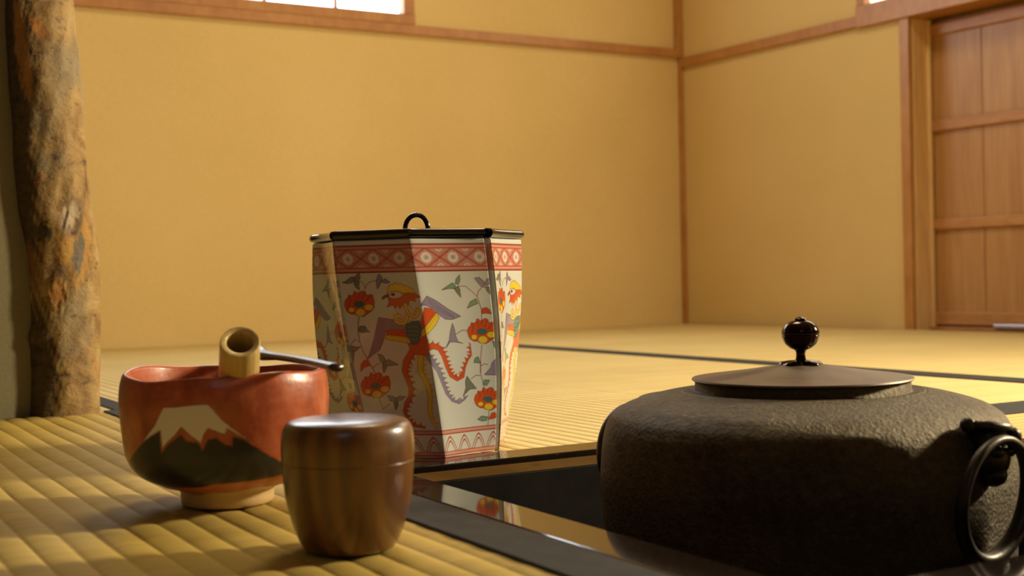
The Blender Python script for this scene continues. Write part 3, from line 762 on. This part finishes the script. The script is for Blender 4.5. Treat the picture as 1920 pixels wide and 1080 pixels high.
NFV, NNV, NV = 250, 10, 400
va = np.linspace(0, 1, NV)
SS = 3
gu = np.linspace(-1, 1, NFV * SS) * 370; gv = np.linspace(0, 1, NV * SS) * 1000
img = np.empty((NV * SS, NFV * SS, 3)); img[:] = PAL['w']
GU, GV = np.meshgrid(gu, gv)
# lattice band below the rim
red = np.array((.46, .075, .045)); pink = np.array((.56, .28, .20)); wht = np.array((.80, .77, .68)); dred = np.array((.30, .045, .03))
m_ = (GV > 856) & (GV < 979); img[m_] = pink
per, hh, yc = 123., 88., 918.
xx = GU - 370 / 3 * 0 ; yy = GV - yc
a1 = xx / per + yy / hh; a2 = xx / per - yy / hh
inb = (GV > 876) & (GV < 960)
f1 = np.abs((a1 + .5) % 1 - .5); f2 = np.abs((a2 + .5) % 1 - .5)
texr = (np.sin(GU * 1.1) * np.sin(GV * 1.3 + GU * .4) > .25) & inb; img[texr] = pink * .55 + red * .45
ln = inb & ((f1 < .022) | (f2 < .022)); img[ln] = dred
ln = inb & (((f1 > .05) & (f1 < .075)) | ((f2 > .05) & (f2 < .075))); img[ln] = red
for oy in (0, -.5 * hh, .5 * hh):
    cx = ((xx + (per * .5 if oy == 0 else 0) * 0) / per + (.5 if oy == 0 else 0))
    dx = ((cx) % 1 - .5) * per if oy == 0 else ((xx / per + .5) % 1 - .5) * per
    dx = ((xx / per) % 1 - .5) * per if oy == 0 else dx
    dy = yy - oy; rr = np.hypot(dx, dy); an = np.arctan2(dy, dx)
    R0 = 27 if oy == 0 else 18
    pet = (rr < R0 * (.72 + .28 * np.abs(np.cos(6 * an)))) & inb; img[pet] = wht
    img[(rr < R0 * .95) & (np.abs(np.sin(6 * an)) < .28) & (rr > R0 * .38) & inb] = red
    img[(rr < 7) & inb] = np.array((.28, .32, .26)); img[(rr > 9) & (rr < 11.5) & inb] = red
for c_, w_ in ((857, 4), (875, 3), (961, 3), (978, 4)): img[np.abs(GV - c_) < w_] = dred if w_ == 4 else red
# band of pointed arches above the foot
for c_ in (110, 127, 10, 26): img[np.abs(GV - c_) < 2.6] = red
img[(GV > 113) & (GV < 124)] = pink * 1.1; img[(GV > 13) & (GV < 23)] = pink * 1.15
ax = np.abs((GU / 92.5) % 1 - .5) * 92.5
for top, wd in ((100, 44), (80, 31)):
    ycur = 28 + (top - 28) * np.clip(1 - (ax / wd) ** 1.55, 0, 1)
    ycur2 = 28 + (top - 9 - 28) * np.clip(1 - (ax / (wd - 4.5)) ** 1.55, 0, 1)
    img[(GV > 28) & (GV < ycur) & (GV > ycur2) & (GV < 104)] = red
paint(img, gu, gv, DESIGN)
img = img.reshape(NV, SS, NFV, SS, 3).mean((1, 3))
fillc = np.concatenate([np.repeat(img[:, -1:], NNV, 1)], 1)
band = ((va > .857) & (va < .978))[:, None]
unit = np.concatenate([img, fillc], 1); unit[:, NFV:] = np.where(band[..., None], pink, np.array(PAL['w']))
rows = []; 
for v in va:
    P, us = plan(v, nf=NFV, nn=NNV)
    W = to_world(P); rows.append(np.c_[W, np.full(len(W), v * VH)])
rows = np.array(rows); NC = rows.shape[1]
# colours must follow u, which runs from -1+cl to 1-cr
uu = np.linspace(-1 + .02, 1 - .08, NFV); src = (uu + 1) / 2 * (NFV - 1); s0 = np.floor(src).astype(int); fr = (src - s0)[None, :, None]
imu = img[:, s0] * (1 - fr) + img[:, np.minimum(s0 + 1, NFV - 1)] * fr
unit[:, :NFV] = imu
cols = np.tile(unit, (1, 4, 1)); cols = np.concatenate([cols, np.ones(cols.shape[:2] + (1,))], -1)
vs = rows.reshape(-1, 3); idx = np.arange(NV * NC).reshape(NV, NC); idn = np.roll(idx, -1, 1)
fs = np.stack([idx[:-1], idn[:-1], idn[1:], idx[1:]], -1).reshape(-1, 4).tolist()
# lip turning inward, inner wall, and the flat underside
def ring_scaled(row, k, z): r = row.copy(); r[:, :2] *= k; r[:, 2] = z; return r
extra = [ring_scaled(rows[-1], .985, VH + .0012), ring_scaled(rows[-1], .955, VH), ring_scaled(rows[-1], .945, VH - .01), ring_scaled(rows[NV // 2], .90, VH * .5), ring_scaled(rows[0], .88, .010)]
st = idx[-1]; allv = [vs]; cnt = len(vs)
for e in extra:
    cur = np.arange(cnt, cnt + NC); cnt += NC; allv.append(e)
    fs += np.stack([st, np.roll(st, -1), np.roll(cur, -1), cur], -1).tolist(); st = cur
fs.append(tuple(st.tolist())); fs.append(tuple(idx[0, ::-1].tolist()))
vs = np.vstack(allv); ncol = np.tile(np.array([[*PAL['w'], 1.]]), (len(vs) - NV * NC, 1))
jar = empty('water_jar', (VCX, VCY, .0005)); tag(jar, 'tall fluted white porcelain jar painted with red and yellow phoenixes, black lid', 'jar')
me = bpy.data.meshes.new('jar_body'); me.from_pydata(vs.tolist(), [], fs); me.update()
color_attr(me, np.vstack([cols.reshape(-1, 4), ncol]))
me.polygons.foreach_set('use_smooth', [True] * (len(fs) - 2) + [False] * 2)
def glaze_bump(k): k.bump(k.noise(k.coord(), 35, 2), .06, .0015)
M['porcelain'] = painted('glazed_porcelain', PAL['w'], .16, .5, bumpf=glaze_bump, spec=.5)
link('jar_body', me, M['porcelain'], jar)
# lid: same outline, a little wider
def lid_ring(grow, z, k=1.0):
    P, _ = plan(1.0, nf=40, nn=8, grow=grow); W = to_world(P) * k; return np.c_[W, np.full(len(W), z)]
z0 = VH + .0016
LR = [lid_ring(-.004, z0 - .0), lid_ring(.0002, z0), lid_ring(.0014, z0 + .0012), lid_ring(.0020, z0 + .0032), lid_ring(.0016, z0 + .0054), lid_ring(.0004, z0 + .0067), lid_ring(-.003, z0 + .0070), lid_ring(-.006, z0 + .0062), lid_ring(0, z0 + .0058, .4)]
n = len(LR[0]); fs = []
for i in range(len(LR) - 1):
    for q in range(n): q2 = (q + 1) % n; fs.append((i * n + q, i * n + q2, (i + 1) * n + q2, (i + 1) * n + q))
fs.append(tuple(range(n - 1, -1, -1))); fs.append(tuple((len(LR) - 1) * n + q for q in range(n)))
jl = mesh('jar_lid', np.vstack(LR), fs, M['lacquer'], jar, True); jl.data.set_sharp_from_angle(angle=math.radians(50)); jl['label'] = 'glossy black lacquer lid with an arched handle'
# inner collar that sits inside the mouth
hx = rtv; pts = []
for q in range(29):
    a = PI * q / 28
    o_ = -math.cos(a) * .0095 * (1 + .08 * math.sin(a)); zz = z0 + .0058 + .0155 * math.sin(a) ** .85
    pts.append((hx[0] * o_, hx[1] * o_, zz))
vs, fs = tube(pts, .00155, 12, False, (1.3, 1.0, (.866, -.5, 0)))
mesh('lid_handle', vs, fs, M['lacquer'], jl, True)

# ------------------------------------------------------------------ tea bowl
BX, BY = -.7834, .2428
bprof = smooth_prof([(.0400, .0140), (.0530, .0210), (.0604, .0310), (.0632, .0470), (.0647, .0650), (.0640, .0760), (.0628, .0812)], 14)
foot_o = [(.0268, .0008), (.0285, .0022), (.0288, .0090), (.0300, .0108), (.0340, .0122)]
inner = [(.0612, .0838), (.0596, .0836), (.0588, .0815), (.0590, .070), (.0580, .050), (.0540, .034), (.040, .0225), (.020, .019), (.001, .0185)]
full = foot_o + bprof + [(.0622, .0828)] + inner
NB = 420
# densify the outer wall for the painting
prof = []
for i in range(len(full) - 1):
    a, b = full[i], full[i + 1]; m = 2 if i < len(foot_o) + len(bprof) else 1
    for q in range(m): prof.append((a[0] + (b[0] - a[0]) * q / m, a[1] + (b[1] - a[1]) * q / m))
prof.append(full[-1])
def wob(a, z):
    k_ = max(0, min(1, (z - .02) / .06)); return k_ * (.0013 * math.sin(2 * a + .4) + .0009 * math.sin(3 * a + 2.2) + .0005 * math.sin(7 * a))
vs = []; cols = []
paintP = {'snow': ((.78, .72, .60), [(-0.89, 68.0), (-0.768, 67.6), (-0.654, 68.0), (-0.55, 68.4), (-0.454, 68.4), (-0.323, 58.3), (-0.105, 46.2), (-0.192, 49.5), (-0.297, 54.1), (-0.314, 50.4), (-0.375, 52.0), (-0.463, 54.5), (-0.506, 50.8), (-0.532, 45.7), (-0.637, 50.8), (-0.716, 55.8), (-0.785, 51.2), (-0.855, 47.8), (-0.934, 43.2), (-0.934, 54.5), (-1.073, 50.4), (-1.178, 47.0), (-0.995, 57.5)]), 'black': ((.012, .014, .017), [(-1.693, 27.3), (-1.449, 35.2), (-1.178, 46.6), (-1.073, 50.4), (-0.942, 53.7), (-0.951, 44.5), (-0.942, 40.7), (-0.864, 45.7), (-0.724, 51.2), (-0.672, 47.4), (-0.559, 46.2), (-0.524, 41.5), (-0.471, 47.8), (-0.393, 48.7), (-0.314, 44.5), (-0.253, 43.6), (-0.244, 49.1), (-0.148, 46.6), (0.035, 38.6), (0.201, 32.3), (0.454, 26.4), (0.55, 23.1), (0.253, 22.2), (-0.026, 21.0), (-0.41, 20.1), (-0.646, 17.6), (-1.056, 16.8), (-1.353, 18.0), (-1.597, 21.4)])}
ths = np.array([2 * PI * q / NB for q in range(NB)]); tw = (ths + PI) % (2 * PI) - PI
PRz = np.array([p[1] * 1000 for p in prof])
TT, ZZ = np.meshgrid(tw, PRz)
nz = .9 * np.sin(TT * 31 + ZZ * .5) * np.sin(ZZ * .9 + TT * 9) + .5 * np.sin(TT * 67)
al = np.zeros(TT.shape); cc = np.zeros(TT.shape + (3,))
for kk in ('black', 'snow'):
    c_, P = paintP[kk]; Px = [(x * 62, y) for x, y in P]
    ins = in_poly(TT * 62 + nz * .25, ZZ + nz * .25, Px); d = np.full(TT.shape, 1e9)
    for a, b in zip(Px, Px[1:] + Px[:1]): d = np.minimum(d, seg_dist(TT * 62, ZZ, a, b)[0])
    s_ = np.clip(.5 + np.where(ins, d, -d) / 1.1, 0, 1); cc = cc * (1 - s_[..., None]) + np.array(c_) * s_[..., None]; al = np.maximum(al, s_)
nouter = sum(1 for i, p in enumerate(prof) if i < (len(foot_o) + len(bprof)) * 2)
cc = np.where(al[..., None] > 0, cc / np.maximum(al, 1e-3)[..., None].clip(1e-3, 1) if False else cc, cc)
al[nouter:] = 0
# bare clay near the foot
clayz = 14.5 + 1.6 * np.sin(TT * 3 + 1) + .7 * np.sin(TT * 8)
outer_mask = (np.arange(len(prof)) < nouter)[:, None]
sc = np.clip((clayz - ZZ) / 3.0, 0, 1) * outer_mask
cc = cc * (1 - sc[..., None]) + np.array((.62, .43, .20)) * sc[..., None]; al = np.maximum(al, sc)
cols = np.concatenate([cc, al[..., None]], -1)
for i, (r, z) in enumerate(prof):
    for q in range(NB):
        a = 2 * PI * q / NB; k_ = max(0, min(1, (z - .012) / .03))
        rr = r * (1 + k_ * (.010 * math.sin(2 * a + 1.0) + .006 * math.sin(3 * a + .3) + .003 * math.sin(11 * a)))
        vs.append((rr * math.cos(a), rr * math.sin(a), z + wob(a, z)))
fs = []; L = len(prof)
for i in range(L - 1):
    for q in range(NB): q2 = (q + 1) % NB; fs.append((i * NB + q, i * NB + q2, (i + 1) * NB + q2, (i + 1) * NB + q))
fs.append(tuple(range(NB - 1, -1, -1))); fs.append(tuple((L - 1) * NB + q for q in range(NB)))
bowl = empty('tea_bowl', (BX, BY, .0)); tag(bowl, 'red glazed tea bowl painted with a snow capped black mountain', 'bowl')
def bowl_base(k):
    v = k.coord(); c = k.ramp(k.noise(v, 30, 5, .6, .6), [(.28, (.26, .045, .015)), (.5, (.46, .095, .030)), (.72, (.60, .17, .06))])
    return k.mix(.25, c, k.ramp(k.noise(v, 120, 4), [(.35, (.22, .04, .015)), (.65, (.60, .18, .07))]))
def bowl_bump(k): k.bump(k.noise(k.coord(), 45, 4), .30, .0022)
M['raku'] = painted('red_raku_glaze', bowl_base, .36, .16, bumpf=bowl_bump, coat_rough=.12)
me = bpy.data.meshes.new('bowl_body'); me.from_pydata(vs, [], fs); me.update(); color_attr(me, cols.reshape(-1, 4))
link('bowl_body', me, M['raku'], bowl, True)

# ------------------------------------------------------------------ whisk standing in the bowl, handle toward the viewer
k = NT('split_bamboo'); v = k.coord((1, 1, .05)); cb = k.ramp(k.noise(v, 380, 4), [(.3, (.50, .34, .10)), (.55, (.62, .45, .16)), (.75, (.70, .54, .22))])
k.bump(k.noise(v, 500, 3), .15, .0004); M['bamboo'] = k.set(cb, .42, 0, .15, .2)
wt = Vector((-.7152, .2309, .1045)); wl = Vector((-.800, .254, .028)); ax = (wt - wl).normalized(); LW = (wt - wl).length
wk = empty('tea_whisk', wl); wk.rotation_euler = ax.to_track_quat('Z', 'Y').to_euler(); tag(wk, 'pale bamboo tea whisk leaning in the red bowl, hollow handle end up', 'whisk')
hp = [(.0132, LW - .062), (.0126, LW - .050), (.0119, LW - .030), (.0116, LW - .006), (.0115, LW - .0015), (.0110, LW), (.0085, LW), (.0078, LW - .0008), (.0076, LW - .003), (.0074, LW - .040), (.0005, LW - .042)]
vs, fs = lathe(hp, 64); hh_ = mesh('whisk_handle', vs, fs, M['bamboo'], wk, True); hh_.data.set_sharp_from_angle(angle=math.radians(50))
bm = bmesh.new()
k = NT('whisk_thread'); M['thread'] = k.set((.03, .025, .025), .8)
vs, fs = lathe([(.0134, LW - .0640), (.0142, LW - .0635), (.0142, LW - .0612), (.0134, LW - .0608)], 48); mesh('binding', vs, fs, M['thread'], wk, True)
vs = []; fs = []
for q in range(56):
    a = 2 * PI * q / 56; r0 = .0125; ca, sa = math.cos(a), math.sin(a); b0 = len(vs)
    for (rr, z) in ((.0128, LW - .061), (.0165, .022), (.0185, .010), (.0165, .0015)):
        for dx, dy in ((-.0003, -.0002), (.0003, -.0002), (.0003, .0002), (-.0003, .0002)):
            vs.append((ca * (rr + dy) - sa * dx, sa * (rr + dy) + ca * dx, z))
    for s in range(3):
        for e in range(4): e2 = (e + 1) % 4; fs.append((b0 + s * 4 + e, b0 + s * 4 + e2, b0 + s * 4 + 4 + e2, b0 + s * 4 + 4 + e))
    fs.append((b0 + 3, b0 + 2, b0 + 1, b0)); fs.append((b0 + 12, b0 + 13, b0 + 14, b0 + 15))
tn = mesh('tines', vs, fs, M['bamboo'], wk); tn['kind'] = 'stuff'

# ------------------------------------------------------------------ scoop across the rim
k = NT('dark_smoked_bamboo'); v = k.coord(); M['smoked'] = k.set(k.ramp(k.noise(v, 40, 3), [(.3, (.035, .018, .012)), (.7, (.08, .04, .025))]), .32, 0, .2, .2)
A_ = Vector((-.8370, .2815, .0895)); B_ = Vector((-.6545, .2658, .0905)); d_ = B_ - A_
pts = []; rad = []
for q in range(31):
    t = q / 30; p = A_ + d_ * t; p = p + Vector((0, 0, .0012 * math.sin(PI * t)))
    if t < .1: p = p + Vector((0, 0, .0045 * ((.1 - t) / .1) ** 1.6))
    pts.append(p); rad.append(.0038 if t > .3 else .0038 + (.0022 * (1 - abs(t - .08) / .22) if t < .3 else 0) * (1 if t > .02 else .7))
org = Vector((-.7184, .2711, .0888))
vs, fs = tube([p - org for p in pts], rad, 16, False, (1.0, .62, (0, 0, 1)))
sp = mesh('tea_scoop', vs, fs, M['smoked'], None, True); sp.location = org
tag(sp, 'thin dark bamboo scoop lying across the right rim of the red bowl', 'scoop')

# ------------------------------------------------------------------ wooden tea caddy
k = NT('turned_wood'); v = k.coord((1, 1, .22), rot=(.12, .2, .3))
wv = k.n('ShaderNodeTexWave', wave_type='RINGS', rings_direction='Z'); wv.inputs['Scale'].default_value = 26; wv.inputs['Distortion'].default_value = 7; wv.inputs['Detail'].default_value = 3; wv.inputs['Detail Scale'].default_value = 1.3
mp = k.n('ShaderNodeMapping'); mp.inputs['Location'].default_value = (.02, .05, 0); k.l(v, mp.inputs['Vector']); k.l(mp.outputs['Vector'], wv.inputs['Vector'])
c = k.ramp(wv.outputs['Fac'], [(.1, (.095, .034, .007)), (.5, (.145, .055, .010)), (.9, (.195, .084, .014))])
c = k.mix(.25, c, k.ramp(k.noise(k.coord((1, 1, .08)), 110, 4), [(.3, (.06, .025, .008)), (.7, (.17, .082, .024))]))
M['caddy'] = k.set(c, .34, 0, .45, .16)
cd = empty('tea_caddy', (-.6084, .2520, 0)); tag(cd, 'rounded brown lacquered wooden tea caddy in front of the red bowl', 'tea caddy')
body = smooth_prof([(.0185, .0002), (.0232, .0022), (.0272, .0098), (.0301, .0190), (.0322, .0288), (.0334, .0400), (.0338, .0460)], 5)
vs, fs = lathe([(.001, .0006), (.017, .0003)] + body + [(.0338, .0464), (.0325, .0464)], 128); mesh('caddy_body', vs, fs, M['caddy'], cd, True)
lidp = [(.0325, .04645), (.0338, .0465)] + smooth_prof([(.03382, .0468), (.0340, .0530), (.0337, .0590), (.0326, .0635), (.0303, .0662), (.0270, .0674)], 5) + [(.022, .0680), (.012, .0684), (.001, .0685)]
vs, fs = lathe(lidp, 128); mesh('caddy_lid', vs, fs, M['caddy'], cd, True)

# ------------------------------------------------------------------ log pillar
rows_ = [(-0.06, -1.466, 0.2718, 0.0384), (-0.0023, -1.466, 0.2718, 0.0384), (0.0731, -1.466, 0.2735, 0.0378), (0.1073, -1.466, 0.2739, 0.0381), (0.1497, -1.466, 0.2743, 0.0387), (0.1727, -1.466, 0.274, 0.039), (0.191, -1.466, 0.2707, 0.0392), (0.2163, -1.466, 0.2668, 0.0392), (0.2486, -1.466, 0.2638, 0.0389), (0.2814, -1.466, 0.2617, 0.0388), (0.3335, -1.466, 0.2601, 0.0399), (0.3551, -1.466, 0.2589, 0.0399), (0.3842, -1.466, 0.2568, 0.0387), (0.4109, -1.466, 0.2547, 0.0377), (0.454, -1.466, 0.2536, 0.0366), (2.2, -1.476, 0.2236, 0.034)]
# (height, centre x, centre y, radius)
k = NT('bark_log'); v = k.coord(); at = k.n('ShaderNodeAttribute', attribute_name='paint')
n1 = k.noise(v, 26, 6, .62, .6); n2 = k.noise(k.coord((1, 1, 1.8)), 75, 5, .65); n3 = k.noise(v, 9, 3, .5)
c = k.ramp(n1, [(.30, (.11, .055, .022)), (.42, (.27, .16, .055)), (.55, (.40, .265, .10)), (.70, (.47, .335, .145))])
c = k.mix(k.ramp(n3, [(.52, (0, 0, 0)), (.60, (.75, .75, .75))]), c, (.26, .215, .13))
c = k.mix(k.ramp(k.noise(k.coord((1.3, 1.3, .8)), 17, 4, .6, .4), [(.60, (0, 0, 0)), (.66, (.9, .9, .9))]), c, (.42, .17, .04))
c = k.mix(k.ramp(n2, [(.30, (.85, .85, .85)), (.42, (0, 0, 0))]), c, (.085, .055, .032))
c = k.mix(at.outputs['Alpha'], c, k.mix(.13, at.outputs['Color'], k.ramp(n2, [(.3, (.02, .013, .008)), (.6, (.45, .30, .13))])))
b1 = k.bump(n2, .8, .004); k.bump(n1, .6, .006, b1)
M['bark'] = k.set(c, .6, spec=.35)
zs = np.linspace(-.0480, HT, 620); NPc = 200
zz_ = [r[0] for r in rows_]
pcx = np.interp(zs, zz_, [r[1] for r in rows_]); pcy = np.interp(zs, zz_, [r[2] for r in rows_]); prr = np.interp(zs, zz_, [r[3] for r in rows_])
def sm_(a, n=9): p = np.pad(a, n, mode='edge'); return np.convolve(p, np.ones(2 * n + 1) / (2 * n + 1), 'valid')
pcx, pcy, prr = sm_(pcx), sm_(pcy), sm_(prr)
an = np.linspace(0, 2 * PI, NPc, endpoint=False)
ZG, AG = np.meshgrid(zs, an, indexing='ij'); R2 = np.repeat(prr[:, None], NPc, 1)
R2 = R2 + .0007 * np.sin(AG * 3 + ZG * 22) + .0006 * np.sin(AG * 7 + ZG * 41 + 1) + .0004 * np.sin(AG * 13 - ZG * 90)
def angd(a, b): return (a - b + PI) % (2 * PI) - PI
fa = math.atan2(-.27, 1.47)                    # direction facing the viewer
pc = np.zeros(ZG.shape + (3,)); pa = np.zeros(ZG.shape)
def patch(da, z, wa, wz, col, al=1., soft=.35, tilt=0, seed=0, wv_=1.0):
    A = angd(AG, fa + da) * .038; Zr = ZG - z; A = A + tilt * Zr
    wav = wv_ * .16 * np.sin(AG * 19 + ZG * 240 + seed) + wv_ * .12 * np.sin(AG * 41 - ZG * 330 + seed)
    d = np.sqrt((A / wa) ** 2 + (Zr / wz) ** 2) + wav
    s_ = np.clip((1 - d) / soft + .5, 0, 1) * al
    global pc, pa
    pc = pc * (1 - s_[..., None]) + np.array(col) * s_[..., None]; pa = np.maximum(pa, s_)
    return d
# dark weathered bark with the left side's shade painted in, flaking orange bark, knots
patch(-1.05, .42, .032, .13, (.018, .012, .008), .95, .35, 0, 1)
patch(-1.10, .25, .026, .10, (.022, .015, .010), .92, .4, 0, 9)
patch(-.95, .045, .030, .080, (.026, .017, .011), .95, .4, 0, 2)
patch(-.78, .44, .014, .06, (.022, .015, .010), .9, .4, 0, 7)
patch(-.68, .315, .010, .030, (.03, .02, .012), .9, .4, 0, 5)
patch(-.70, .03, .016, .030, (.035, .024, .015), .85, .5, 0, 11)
patch(-.55, .405, .0075, .050, (.42, .19, .05), .85, .4, 0, 3)
patch(-.40, .37, .0042, .030, (.46, .20, .05), .85, .4, 0, 13)
patch(-.62, .198, .021, .0095, (.018, .012, .009), .95, .3, 0, 4)
patch(-.95, .165, .008, .022, (.30, .09, .03), .8, .4, 0, 15)
patch(.45, .182, .022, .046, (.50, .27, .055), .92, .35, -.15, 6)
d_k = patch(.42, .214, .0135, .021, (.26, .17, .09), .95, .12, -.25, 0, .04)
R2 += .0012 * np.exp(-((d_k - 1) / .30) ** 2)
patch(.42, .216, .0082, .0125, (.56, .44, .30), .97, .15, -.25, 0)
R2 -= .0012 * np.exp(-(np.clip(d_k, 0, 9) / .55) ** 2)
patch(.50, .176, .0062, .0215, (.13, .115, .095), .97, .2, -.2, 0)
patch(.24, .210, .0018, .017, (.018, .012, .009), .97, .4, -.40, 0)
patch(.42, .196, .0030, .0030, (.018, .012, .009), .97, .4, 0, 0)
patch(-.05, .155, .014, .010, (.10, .065, .04), .7, .8, 0, 8)
d_k = patch(-.16, .131, .0085, .0150, (.44, .20, .045), .95, .2, 0, 2)
R2 += .0018 * np.exp(-((d_k - 1) / .2) ** 2)
d_k = patch(-.85, .086, .0130, .0085, (.07, .035, .018), .95, .25, 0, 3)
R2 += .0050 * np.exp(-(np.clip(d_k, 0, 9) / .9) ** 2) - .0042 * np.exp(-(np.clip(d_k, 0, 9) / .35) ** 2)
patch(-.3, .045, .020, .0016, (.03, .02, .013), .8, .5, 0, 3)
A_b = angd(AG, fa - 1.75) * .038
R2 += .014 * np.exp(-((A_b / .010) ** 2 + ((ZG - .075) / .013) ** 2))

R2 = sm2 = R2
xs_ = pcx[:, None] + R2 * np.cos(AG); ys_ = pcy[:, None] + R2 * np.sin(AG)
PX0, PY0 = float(pcx[13]), float(pcy[13])
vs = np.stack([xs_ - PX0, ys_ - PY0, ZG], -1).reshape(-1, 3); ny = len(zs)
idx = np.arange(ny * NPc).reshape(ny, NPc); idn = np.roll(idx, -1, 1)
fs = np.stack([idx[:-1], idn[:-1], idn[1:], idx[1:]], -1).reshape(-1, 4).tolist()
fs.append(tuple(idx[0, ::-1].tolist())); fs.append(tuple(idx[-1].tolist()))
me = bpy.data.meshes.new('log_pillar'); me.from_pydata(vs.tolist(), [], fs); me.update()
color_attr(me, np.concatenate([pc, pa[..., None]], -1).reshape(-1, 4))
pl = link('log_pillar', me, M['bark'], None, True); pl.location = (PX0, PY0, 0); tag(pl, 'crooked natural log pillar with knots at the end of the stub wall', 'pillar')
